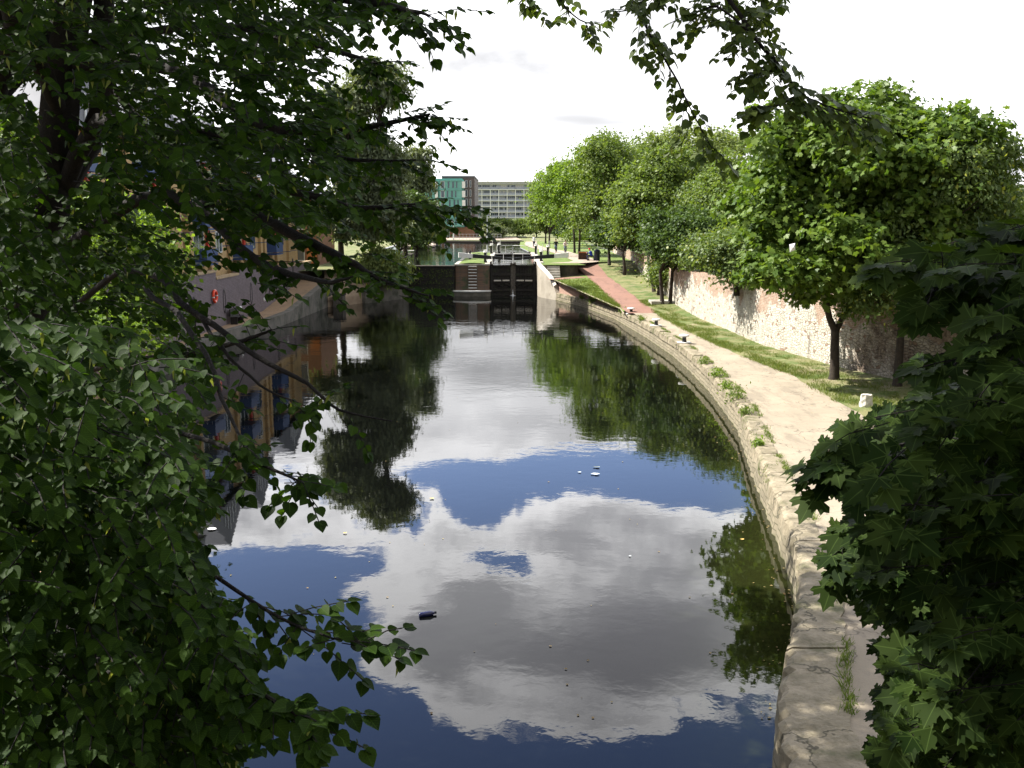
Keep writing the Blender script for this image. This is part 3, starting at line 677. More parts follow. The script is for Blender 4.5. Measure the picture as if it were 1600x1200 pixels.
# ================================================================== RIGHT BOUNDARY WALL
def rubble(t,p):
    P=pos(t); X,Y,Z=t.sep(P); wv=t.noise(P,1.1,3,.6,col=True)
    s_=t.m('ADD',Y,t.m('MULTIPLY',X,-.25))
    wv2=t.sep(t.noise(P,2.2,3,.6,col=True)); wq=t.comb(t.m('ADD',s_,t.m('MULTIPLY',wv2[0],.35)),t.m('ADD',t.m('MULTIPLY',Z,1.9),t.m('MULTIPLY',wv2[1],.45)))
    vd=t.add('ShaderNodeTexVoronoi',feature='DISTANCE_TO_EDGE',voronoi_dimensions='2D'); t.put(vd.inputs['Vector'],wq); vd.inputs['Scale'].default_value=4.6; vd.inputs['Randomness'].default_value=.9
    vc=t.add('ShaderNodeTexVoronoi',voronoi_dimensions='2D'); t.put(vc.inputs['Vector'],wq); vc.inputs['Scale'].default_value=4.6; vc.inputs['Randomness'].default_value=.9
    r_=t.sep(vc.outputs['Color'])
    st=t.mix(r_[0],(.66,.62,.52),(.46,.42,.34)); st=t.mix(t.m('GREATER_THAN',r_[1],.955),st,(.30,.20,.14))
    st=t.mix(t.m('MULTIPLY',t.sstep(t.noise(P,14,4,.7),.42,.7),.4),st,(.34,.30,.24))
    e=t.sstep(vd.outputs[0],.0,.07); c=t.mix(e,(.30,.26,.20),st)
    b=t.add('ShaderNodeTexBrick'); t.put(b.inputs['Vector'],t.comb(s_,Z)); t.put(b.inputs['Color1'],(.24,.125,.075)); t.put(b.inputs['Color2'],(.32,.21,.14)); t.put(b.inputs['Mortar'],(.40,.34,.27))
    b.inputs['Scale'].default_value=1; b.inputs['Brick Width'].default_value=.23; b.inputs['Row Height'].default_value=.08; b.inputs['Mortar Size'].default_value=.012
    bn=t.noise(t.comb(s_,Z),.42,5,.6)
    hi=t.m('ADD',t.m('MULTIPLY',t.m('SUBTRACT',Z,2.6),.30),t.m('MULTIPLY',t.m('SUBTRACT',bn,.5),1.9))
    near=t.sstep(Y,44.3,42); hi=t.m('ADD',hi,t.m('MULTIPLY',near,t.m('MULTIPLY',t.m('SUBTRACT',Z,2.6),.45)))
    mk=t.sstep(hi,.10,.20)
    c=t.mix(mk,c,t.mix(t.m('MULTIPLY',t.sstep(t.noise(P,7,4,.7),.45,.65),.6),b.outputs[0],(.46,.40,.32)))
    c=t.mix(t.m('MULTIPLY',t.sstep(t.noise(t.comb(t.m('MULTIPLY',s_,1.6),t.m('MULTIPLY',Z,.25)),.9,4,.6),.60,.74),.6),c,(.10,.08,.06))
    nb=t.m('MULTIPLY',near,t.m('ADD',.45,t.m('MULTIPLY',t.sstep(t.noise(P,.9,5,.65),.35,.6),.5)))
    c=t.mix(nb,c,t.mix(t.sstep(t.noise(P,6,4,.7),.4,.6),(.085,.058,.042),(.20,.155,.115)))  # near stretch: brown stained brick, with the tree's shade put into the colour
    t.put(p.inputs['Base Color'],c)
    hh=t.mix(mk,t.m('MULTIPLY',t.sstep(vd.outputs[0],0,.16),1.0),t.m('MULTIPLY',b.outputs['Fac'],-.4))
    bump(t,p,t.m('ADD',hh,t.m('MULTIPLY',t.noise(P,9,5,.7),.7)),1.0,.07)
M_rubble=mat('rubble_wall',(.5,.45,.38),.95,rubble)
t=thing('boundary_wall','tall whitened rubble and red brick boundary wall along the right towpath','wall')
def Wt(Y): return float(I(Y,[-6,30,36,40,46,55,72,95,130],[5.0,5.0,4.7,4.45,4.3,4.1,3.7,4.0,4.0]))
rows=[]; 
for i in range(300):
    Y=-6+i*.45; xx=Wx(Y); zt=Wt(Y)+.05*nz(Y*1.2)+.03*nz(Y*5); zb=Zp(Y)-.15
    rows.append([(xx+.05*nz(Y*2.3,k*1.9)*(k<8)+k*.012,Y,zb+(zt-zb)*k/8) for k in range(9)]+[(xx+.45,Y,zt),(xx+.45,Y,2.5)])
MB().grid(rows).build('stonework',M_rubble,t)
mb=MB(); Y=-5
while Y<39.3:
    L=.32; mb.box((Wx(Y)+.24,Y+L/2,Wt(Y)+.10),(.55,L-.015,.12),rz=0); Y+=L
mb.build('brick_capping',mat('red_capping',(.3,.14,.09),.9,brickfn((.33,.16,.10),(.27,.13,.085),(.3,.25,.2))),t)
t=thing('brick_pier','square red brick pier rising from the boundary wall beside the white railings','pier')
MB().bb(16.35,16.95,38.1,38.7,3.9,6.1).build('shaft',mat('pier_brick',(.3,.15,.1),.9,brickfn((.30,.15,.10),(.23,.12,.08),(.26,.22,.18))),t)
MB().bb(16.27,17.03,38.02,38.78,6.1,6.25).build('cap',M_conc,t)
t=thing('railing_fence','white vertical bar railings on top of the boundary wall','fence')
n=0; mb=MB()
for i in range(60):
    Y=39.2+i*.13; xx=Wx(Y)+.25; mb.tube([(xx,Y,Wt(Y)),(xx,Y,Wt(Y)+1.5)],.016,4,smooth=False)
mb.build('bars',M_white,t); mb=MB()
for dz in(.12,1.38): mb.tube([(Wx(Y)+.25,Y,Wt(Y)+dz) for Y in[39.1,41,43,45,47.1]],.022,4)
mb.build('rails',M_white,t)
t=thing('fence','blue mesh fence in the yard beyond the boundary wall at the far right','fence')
mb=MB(); 
for i in range(61): mb.bb(44+i*.5,44.04+i*.5,86,86.04,3,5.6)
mb.build('uprights',M_blue,t); mb=MB()
for zz in(3.4,4.5,5.5): mb.bb(44,74,85.94,85.99,zz,zz+.08)
mb.build('rails',M_blue,t)
t=thing('wall_sign','small pair of white number plates fixed low on the brick boundary wall','sign')
MB().bb(Wx(33)-.1,Wx(33)-.06,33.0,33.3,3.3,3.55).build('upper_plate',M_white,t); MB().bb(Wx(33)-.1,Wx(33)-.06,33.0,33.3,2.9,3.12).build('lower_plate',M_white,t)
t=thing('far_building','small white flat roofed building far off above the yard at the right','building')
MB().bb(150,172,330,345,3,17).build('wall',mat('white_render',(.75,.75,.72),.8),t); MB().bb(149,173,329,346,17,18).build('roof',M_white,t)
for i in range(5): window(t,153+i*4.2,330,13,2,1.6,'y')

# ================================================================== THE LOCK
GY=96.4
t=thing('weir','dark weeping timber weir closing the left hand lock chamber','weir')
mb=MB(); mb.bb(-9.85,-5.5,GY,GY+.3,-.6,2.78)
mb.build('sill',M_timber,t)
for i in range(6): MB().bb(-9.85,-5.5,GY-.05-.012*i,GY-.002,.1+i*.45,.1+i*.45+.43).build('plank',M_timber,t)
MB().bb(-9.9,-5.45,GY-.25,GY+.35,2.79,2.9).build('top_beam',M_gtimber,t)
P=[];g=np.random.default_rng(5)
P=np.c_[g.uniform(-9.8,-5.6,900),g.uniform(GY-.20,GY-.12,900),g.choice([2.35,1.9,1.3,.6,.4],900)+g.normal(0,.12,900)]
kc=g.random(900)<.5; P[kc,0]=g.choice([-9.2,-7.6,-6.8,-5.9],kc.sum())+g.normal(0,.2,kc.sum())
scatter('moss',[rhomb()],P,g.normal(size=(900,3))+[0,-.3,-.5],g.normal(size=(900,3))+[0,-1,.5],g.uniform(.05,.12,900),[L_mid],t)
t=thing('concrete_pier','stained concrete pier at the left end of the lock wall','pier')
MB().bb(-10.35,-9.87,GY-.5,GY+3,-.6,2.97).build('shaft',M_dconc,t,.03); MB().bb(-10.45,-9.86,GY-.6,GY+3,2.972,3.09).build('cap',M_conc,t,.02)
# island between the chambers
t=thing('lock_island','brick island between the two lock chambers with a rounded white edged foot','lock island')
def nose(x0,x1,y0,r,k=10):
    c=(x0+x1)/2; h=(x1-x0)/2; return [(c-h*math.cos(math.pi*i/k),y0-r*math.sin(math.pi*i/k)) for i in range(k+1)]
M_isl=mat('island_brick',(.16,.12,.09),.9,brickfn((.19,.115,.075),(.12,.085,.065),(.10,.09,.07),1.2,diag=0,extra=lambda t,P,c:t.mix(t.sstep(t.noise(P,1.1,4),.52,.66),c,(.07,.08,.045))))
ol=[(-5.45,128)]+[(-5.45,GY+.1)]+[(a,b) for a,b in nose(-5.45,-2.15,GY+.05,.28)][1:-1]+[(-2.15,GY+.1),(-2.15,128)]
MB().prism(ol[::-1],-.6,2.9).build('brickwork',M_isl,t)
MB().prism([(a,b) for a,b in nose(-5.6,-2.05,GY-.35,.55)]+[(-2.05,GY+.0),(-5.6,GY+.0)],-.6,.42).build('foot',M_dconc,t)
MB().prism([(a,b) for a,b in nose(-5.66,-1.99,GY-.36,.62)]+[(-1.99,GY-.02),(-5.66,GY-.02)],.425,.55).build('foot_edge',M_white,t,.02)
MB().prism([(-5.5,128)]+[(-5.5,GY-.02),(-4.9,GY-.24),(-2.7,GY-.24),(-2.1,GY-.02),(-2.1,128)],2.905,3.03).build('coping',M_conc,t)
MB().grid([[(-5.1+.5*k,yy_,3.05+.09*math.sin(k*math.pi/5)+.03*nz(yy_*3,k)) for k in range(6)] for yy_ in(GY+.25,97.5,99,101,104,112,120,127)]).build('turf',M_grass2,t)
ld=thing('ladder','white runged iron ladder down the front of the lock island','ladder'); ld.location=(-3.75,GY-.33,0)
for s_ in(-.42,.42): MB().bb(s_-.03,s_+.03,-.03,.03,.6,2.95).build('stile',M_dconc,ld)
for i in range(8): MB().bb(-.39,.39,-.09,.0,.75+i*.29,.82+i*.29).build('rung',M_white,ld)
# chamber walls
t=thing('chamber_wall','red brick side wall of the right lock chamber','wall')
M_chb=mat('chamber_brick',(.3,.16,.12),.9,brickfn((.30,.165,.125),(.22,.13,.10),(.2,.17,.14),diag=0))
MB().bb(2.37,2.6,99.1,128,-.6,2.99).build('east_face',M_chb,t)
MB().bb(2.3,3.1,99.15,128,2.992,3.07).build('coping',M_conc,t)
# gates
def gate(label,gy,ztop,full,x0,x1,apex):
    """one leaf from hinge x0 to mitre x1, apex = how far the mitre stands upstream"""
    t=empty('lock_gate',(x0,gy,0),label,'lock gate','timber lock gates'); L=math.hypot(x1-x0,apex); s=1 if x1>x0 else -1
    ang=math.atan2(apex,(x1-x0)); t.rotation_euler=(0,0,ang)
    zb=-.6; F1=(lambda a,b:(min(a*s,b*s),max(a*s,b*s)))
    MB().bb(0.002,.26,-.15,.15,zb,ztop+.25).build('heel_post',M_timber,t); MB().bb(L-.26,L-.012,-.15,.15,zb,ztop+.15).build('mitre_post',M_gtimber,t)
    for zz in(ztop-.2,ztop-1.0,ztop-1.75,ztop-2.5):
        if zz>-.3: MB().bb(.262,L-.262,-.13,.13,zz-.11,zz+.11).build('rail',M_timber,t)
    for i in range(7): MB().bb(.264+i*(L-.53)/7+.004,.264+(i+1)*(L-.53)/7-.004,*F1(.0,.07),zb,ztop-.3).build('plank',M_timber,t)
    for k in(0,1):
        a=.30+k*(L-.6)/2; MB().bb(a+.03,a+(L-.6)/2-.12,*F1(-.34,-.135),ztop-1.62,ztop-1.50).build('ledge_board',mat('pale_board',(.6,.56,.48),.8,mottled((.66,.62,.54),(.54,.50,.43),5)),t)
        a2=a+.1; o=MB(); o.box((a2+.4,-.18*s,ztop-1.9),(.9,.08,.14),ry=R(28)); o.build('brace',M_timber,t)
    MB().bb(.0,L-.01,*F1(-.42,-.155),ztop-.02,ztop+.05).build('walkway',M_gtimber,t)
    hr=MB(); z0=ztop+.05; zt=ztop+.98; y_=-.38*s
    hr.tube([(.12,y_-.1,z0),(.18,y_,z0+.3),(.10,y_,z0+.6),(.16,y_,zt),(L-.1,y_,zt),(L-.1,y_,z0)],.032,6); hr.tube([(L*.55,y_,z0),(L*.55,y_,zt)],.028,6)
    hr.build('handrail',M_white,t)
    return t,ang,L
def beam(label,xa,xb,y_a,y_b,za,zb,wfrac=.26):
    t=thing('balance_beam',label,'balance beam','black balance beams with white ends'); a=Vector((xa,y_a,za)); b=Vector((xb,y_b,zb)); m_=a.lerp(b,1-wfrac)
    def bx(p_,q_,h0,h1,w0,w1):
        d=(q_-p_); sdv=Vector((-d.y,d.x,0)).normalized(); vs=[]
        for c,h,w_ in((p_,h0,w0),(q_,h1,w1)):
            for sa,sb in((-1,-1),(1,-1),(1,1),(-1,1)): vs.append(c+sdv*sa*w_/2+Vector((0,0,sb*h/2)))
        return MB().add(vs,[(0,1,2,3),(7,6,5,4),(0,4,5,1),(1,5,6,2),(2,6,7,3),(3,7,4,0)])
    bx(a,m_,.24,.38,.26,.32).build('beam',M_black,t,.01); bx(m_,b,.385,.50,.325,.38).build('white_end',M_white,t,.01); return t
gate('left leaf of the near lock gates with white handrail',GY+.5,3.0,1,-2.1,.1,.45)
g2,_,_=gate('right leaf of the near lock gates beside the pale wing wall',GY+.5,3.0,1,2.32,.1,.45)
beam('near balance beam with its white end over the island grass',.0,-5.1,GY+.95,GY+.2,3.48,3.88)
beam('near balance beam with its white end beside the towpath',.2,5.4,GY+.95,GY+.2,3.48,3.88,.26)
gate('left leaf of the far lock gates at the upper end of the chamber',127.2,2.95,0,-2.1,.1,.5)
gate('right leaf of the far lock gates at the upper end of the chamber',127.2,2.95,0,2.32,.1,.5)
def gear(label,x_,y_):
    t=empty('paddle_gear',(x_,y_,3.0),label,'paddle gear','lock paddle gear posts')
    MB().bb(-.16,.16,-.14,.14,0,1.15).build('post',M_black,t,.02); MB().lathe([(.0,.0),(.2,.0),(.24,.06),(.2,.12),(0,.12)],n=14).build('gear_case',M_white,t).location=(0,-.15,1.0)
    MB().bb(-.2,.2,-.17,.17,1.15,1.28).build('cap',M_white,t,.03); MB().tube([(.12,-.2,.2),(.12,-.2,1.75)],.035,6).build('rack',M_white,t)
    MB().tube([(-.2,-.2,.6),(-.42,-.2,.75)],.03,6).build('spindle',M_white,t)
for lb,x_,y_ in [('paddle gear on the island end left of the near gates',-2.6,GY+3),('paddle gear post left of its pair by the far gates',-2.5,124.2),('paddle gear post standing above the far gates',-1.6,127.0),('paddle gear on the right chamber wall behind the near gates',2.95,GY+5.5),('paddle gear on the right chamber wall by the far gates',2.9,122.5),('paddle gear beyond the right balance beam',4.2,118.0)]:
    gear(lb,x_,y_)
t=thing('bollard','short black bollard on the lock island behind the white beam end','bollard'); t.location=(-4.4,106,3.05)
MB().lathe([(.0,0),(.16,0),(.12,.1),(.11,.7),(.17,.78),(.15,.9),(0,.93)],n=12).build('post',M_black,t)
t=thing('water_leak','thin white spout of water leaking at the foot of the lock gates','water spout')
MB().lathe([(.015,.6),(.025,.4),(.05,.15),(.14,.03),(.32,.01)],(.08,GY+.2,0),12).build('spout',mat('foam',(.75,.77,.78),.5,mottled((.75,.77,.78),(.5,.52,.53),8)),t)
# steps + low curved dark retaining wall
t=thing('steps','pale stone steps rising to the lock side beside the wing wall','steps')
for i in range(5): MB().bb(3.3,4.5,93.6+i*.42,94.02+i*.42,1.5,2.0+i*.22).build('step',M_conc,t,.02)
t=thing('low_wall','low dark stone retaining wall curving round the lock side grass','wall')
pts=[(4.55,95.7),(5.2,95.35),(5.9,95.5),(6.3,96.1),(6.35,97.0)]
mb=MB(); rows=[[(a,b,1.7),(a+.02,b+.03,2.95+.04*nz(a*5)),(a-.15,b+.38,2.99),(a-.15,b+.4,1.7)] for a,b in pts]; mb.grid(rows); mb.add(rows[0],[(0,1,2,3)]); mb.add(rows[-1],[(0,1,2,3)])
mb.build('stonework',mat('dark_rubble',(.07,.06,.05),.95,mottled((.085,.07,.055),(.04,.036,.03),4,b=.9,c3=(.06,.07,.03))),t)
mb=MB(); mb.add([(2.6,95.2,1.2),(2.6,95.2,3.0),(4.55,95.7,3.0),(4.55,95.7,1.2)],[(0,1,2,3)]); tag(mb.build('lockside_face',M_stone),kind='structure')

t=thing('bridge','brick road bridge whose parapet the view is taken over','bridge')
mb=MB(); mb.bb(-30,40,-9.5,-.25,5.0,5.8); mb.build('deck',M_conc,t); mb=MB(); mb.bb(-30,40,-.6,-.25,5.802,6.85); mb.build('parapet',mat('bridge_brick',(.2,.12,.09),.9,brickfn((.2,.12,.09),(.16,.10,.08),(.15,.13,.11),diag=1)),t)
for a,b in((-30,-5.2),(5.0,40)): MB().bb(a,b,-9.4,-.3,-.6,4.998).build('abutment',M_purple,t)

# ================================================================== FAR BUILDINGS
M_teal=mat('teal_cladding',(.06,.26,.225),.7,mottled((.15,.36,.31),(.13,.33,.285),.3,b=.05))
M_tealL=mat('teal_panel',(.14,.33,.29),.7); M_brown=mat('brown_cladding',(.10,.08,.075),.7,brickfn((.125,.10,.095),(.10,.085,.08),(.08,.07,.065),3,diag=1))
t=thing('teal_building','teal clad flats with projecting bays over an orange brick base across the basin','building')
MB().bb(-29,-10.6,225,250,5.3,15.6).build('wall',M_teal,t)
MB().bb(-15.9,-11.0,224.2,224.99,5.5,15.4).build('bay',M_teal,t)
MB().bb(-24.6,-10.9,226,250,15.62,15.9).build('roof',M_teal,t)
for k in range(5):
    zz=5.6+k*2.0; MB().bb(-25.05,-15.95,224.86,224.985,zz+1.72,zz+1.9).build('floor_band',M_tealL,t); MB().bb(-15.95,-10.95,224.06,224.18,zz+1.72,zz+1.9).build('floor_band',M_tealL,t)
    for x_,w_,m_ in [(-15.2,.8,M_frame),(-13.9,.45,None),(-12.9,.5,None),(-12.1,.4,None)]:
        window(t,x_+.25*((k*7)%3-1)*(m_ is None),224.2,zz+.15,w_,1.5,'y',mull=0,fm=m_ or M_tealL)
    MB().bb(-10.98,-10.3,224.3,224.95,zz+.2,zz+1.6).build('white_oriel',M_white,t)
    MB().bb(-16.9,-16.3,224.5,224.98,zz+.1,zz+1.5).build('white_oriel',M_white,t)
    for x_ in(-18,-19.5,-21.5,-23.5): window(t,x_,225,zz+.15,.7,1.5,'y',mull=0,fm=M_tealL)
M_obrick=mat('orange_brick',(.4,.18,.09),.9,brickfn((.28,.125,.065),(.23,.105,.06),(.2,.15,.1),2))
MB().bb(-24.5,-8.4,225.5,249,2.9,5.28).build('ground_floor',M_obrick,t)
for x_ in(-22.5,-20.5,-18.3,-16.3,-14.4): window(t,x_,225.5,3.1,1.2,1.9,'y')
t=thing('brown_block','dark brown stair tower standing beside the teal flats','building')
MB().bb(-15.5,-8.3,226.5,252,5.32,16.2).build('wall',M_brown,t); MB().bb(-15.6,-8.2,226.4,252.1,16.2,16.5).build('roof',M_roof,t)
for k in range(5):
    window(t,-9.2,226.5,6.0+k*2,.35,1.5,'y',mull=0); window(t,-10.1,226.5,6.0+k*2,.55,1.5,'y',mull=0)
# white balcony block
t=thing('white_apartments','long white apartment block with glazed balconies and scalloped roof line','building')
bx0,bx1,by=-19.6,45.0,520; z0=1.8; fh=2.83; nb=15; bw=4.28
M_greyb=mat('blue_grey_cladding',(.42,.43,.47),.6); M_wh2=mat('pale_concrete',(.8,.8,.76),.8)
MB().bb(bx0,bx1,by+1.6,by+16,z0-1,z0+fh*8.2).build('wall',M_greyb,t)
for k in range(1,9): MB().bb(bx0-.4,bx1,by-.1,by+1.59,z0+fh*k-.28,z0+fh*k).build('floor_slab',M_wh2,t)
for i in range(nb+1): MB().bb(bx0+i*bw-.16,bx0+i*bw+.16,by,by+1.55,z0-.5,z0+fh*7-.3).build('fin_wall',M_wh2,t)
M_bal=mat('balcony_glass',(.30,.32,.38),.2); gg=random.Random(8)
M_cur=mat('curtain',(.6,.58,.55),.9)
for k in range(8):
    for i in range(nb):
        xa=bx0+i*bw+.2; zz=z0+k*fh
        if k>0: MB().bb(xa,xa+bw-.4,by+.05,by+.11,zz+.0,zz+1.0).build('balcony_screen',M_bal,t)
        if i<9:
            mb=MB(); 
            for q in range(4):
                if gg.random()<.7: mb.bb(xa+.1+q*.95,xa+.85+q*.95,by+1.5,by+1.58,zz+.2,zz+2.2)
            if mb.v: mb.build('window',M_glass if gg.random()<.75 else M_cur,t)
MB().bb(bx0-.8,bx1,by-.6,by+17,z0+fh*8.2,z0+fh*8.2+.45).build('roof',M_white,t)
mb=None
for i in range(10):
    c=bx0+3+i*6.1; zt=z0+fh*8.2+.452
    MB().grid([[(c-2.2+4.4*j/8,yy_,zt+1.15*math.sin(math.pi*j/8)**.8) for j in range(9)] for yy_ in(by+1,by+10)]).build('roof_shell',M_white,t)
for k in(1,3,5,7): MB().bb(bx0-1.6,bx0-.42,by-.5,by+1.5,z0+fh*k,z0+fh*k+2.5).build('white_oriel',M_white,t)
# far quay
t=thing('basin_wall','low brown brick quay wall across the far end of the basin','wall')
rows=[]
for x_,y_ in[(-19.2,188),(-12,187),(-6,186.2),(-2,185.6),(1.0,186.4),(2.2,188.5)]: rows.append([(x_,y_,2.2),(x_,y_,3.15),(x_,y_+.5,3.17),(x_,y_+3,3.07)])
MB().grid(rows).build('brickwork',mat('quay_brick',(.14,.11,.09),.9,brickfn((.07,.055,.045),(.05,.04,.035),(.05,.045,.04),2,diag=0)),t)
t=thing('quay_railing','thin grey railing along the promenade in front of the orange brick base','railing')
mb=MB(); 
for i in range(15): mb.tube([(-12+i*.7,205,3),(-12+i*.7,205,4.1)],.03,5)
mb.build('posts',M_metal,t); mb=MB(); [mb.tube([(-12,205,z_),(-2.2,205,z_)],.03,5) for z_ in(3.55,4.1)]; mb.build('rails',M_metal,t)
tag(MB().add([(-26,200,3.06),(2,200,3.06),(1,222,3.06),(-26,222,3.06)],[(0,1,2,3)]).build('promenade',M_gravel),kind='structure')
def lamp(label,x_,y_,z_,h,gr='lamp posts by the basin'):
    t=empty('street_lamp',(x_,y_,z_),label,'street lamp',gr)
    MB().lathe([(.14,0),(.12,.9),(.08,1.0),(.055,h)],n=8).build('pole',mat('lamp_pole',(.5,.52,.5),.5),t)
    MB().bb(-.35,.2,-.14,.14,h,h+.15).build('lamp_head',M_white,t,.02)
lamp('tall pale lamp post at the end of the basin in front of the white flats',-4.6,184.9+4,3.1,5.4)
lamp('shorter pale lamp post in front of the teal flats',-11.5,200,3.1,3.4)
lamp('slim pale lamp post against the lower floors of the white flats',7.5,300,3,7)
# pontoon at the left of the basin, picnic table
t=thing('pontoon','pale flat landing stage on the left side of the basin','landing stage')
MB().add([(-17.5,152,3.2),(-12.4,152,3.2),(-12.0,160,3.2),(-13,170,3.2),(-18,170,3.2),(-17.5,152,2.95),(-12.4,152,2.95),(-12.0,160,2.95),(-13,170,2.95),(-18,170,2.95)],[(0,1,2,3,4),(0,5,6,1),(1,6,7,2),(2,7,8,3),(3,8,9,4)]).build('deck',M_gravel,t)
for x_,y_ in((-12.6,152.3),(-12.3,160),(-13.2,169),(-16,152.3)): MB().tube([(x_,y_,2),(x_,y_,3.9)],.09,8).build('pile',M_gtimber,t)
t=thing('picnic_table','small pale topped picnic table on the left bank above the weir','picnic table'); t.location=(-11.9,113.5,2.98)
MB().bb(-.9,.9,-.38,.38,.74,.80).build('table_top',M_white,t)
for s_ in(-.72,.72): MB().bb(-.9,.9,s_-.14,s_+.14,.42,.47).build('bench_seat',M_conc,t)
for s_ in(-.65,.65):
    m_=MB(); m_.box((s_,.33,.37),(.07,.07,.84),rx=R(28)); m_.box((s_+.004,-.33,.37),(.07,.07,.84),rx=R(-28)); m_.build('leg',M_gtimber,t)
t=thing('mooring_rail','slanting timber rail beside the weir stream on the left bank','rail')
mb=MB(); mb.tube([(-11.2,103,3.3),(-10.6,110,3.6)],.06,6); mb.build('rail',M_gtimber,t)
for q in((-11.2,103),(-10.6,110)): MB().tube([(q[0],q[1],2.8),(q[0],q[1],3.6)],.06,6).build('post',M_gtimber,t)

# ================================================================== TOWPATH OBJECTS
def bollard(label,p_):
    t=empty('mooring_bollard',p_,label,'bollard','white capped mooring bollards on the coping')
    MB().bb(-.34,.34,-.3,.3,0,.04).build('base_plate',M_white,t,.01)
    MB().lathe([(.15,.04),(.11,.10),(.10,.28),(.16,.33)],n=14).build('neck',M_black,t)
    MB().lathe([(.0,.33),(.24,.33),(.27,.37),(.24,.43),(0,.46)],n=16).build('cap',M_white,t)
for lb,Y in [('mooring bollard farthest along the coping, where the red path begins',69.4),('middle mooring bollard on the coping',61.0),('mooring bollard nearest the bridge, with the widest white cap',52.6)]:
    bollard(lb,(Ex(Y)+CWd(Y)*.5+.12,Y,Zc(Y)+.02))
t=thing('stone_block','squat white stone block on the grass edge beside the towpath','stone block'); t.location=(12.4,34.6,.86)
mb=MB(); mb.grid([[( (.21-.04*k/4+.02*nz(a*2.1,k))*math.cos(a*math.pi/4+.4)*1.15,(.21-.04*k/4+.02*nz(a*1.7,k+3))*math.sin(a*math.pi/4+.4),.11*k+.02*nz(a,k)) for a in range(9)] for k in range(5)]); mb.add(mb.v[-9:-1],[tuple(range(8))]); mb.build('block',mat('weathered_white',(.6,.57,.5),.9,mottled((.62,.59,.52),(.42,.39,.33),6,b=1.0)),t)
t=thing('stone_plinth','low concrete plinth on the grass at the foot of the tree group','plinth'); t.location=(11.0,73.6,1.0)
MB().bb(-.9,.9,-.8,.8,0,.42).build('block',M_conc,t,.03)
t=thing('litter_bin','dark domed litter bin beside the seated man','litter bin'); t.location=(8.75,104.2,3.0)
MB().lathe([(.0,0),(.27,0),(.30,.05),(.30,.95),(.33,1.0),(.26,1.15),(0,1.22)],n=16).build('body',mat('navy_bin',(.015,.02,.04),.4),t); MB().bb(-.16,.16,-.32,-.28,.72,.88).build('slot',M_black,t)
t=thing('bench','low timber bench under the trees with a man sitting on it','bench'); t.location=(8.15,104.6,3.0)
MB().bb(-.3,.4,-.3,.3,.40,.46).build('seat',M_gtimber,t)
for s_ in(-.22,.32): MB().bb(s_-.04,s_+.04,-.25,.25,0,.4).build('leg',M_gtimber,t)
t=thing('planter','dark brown timber planter edged in orange under the trees left of the seated man','planter'); t.location=(7.6,107.5,3.0)
MB().bb(-.55,.45,-.4,.4,0,.85).build('box',mat('brown_timber',(.06,.03,.02),.8,mottled((.07,.035,.022),(.04,.022,.015),5)),t,.02); MB().bb(-.5,.4,-.44,-.405,.72,.82).build('edging',M_orange,t)
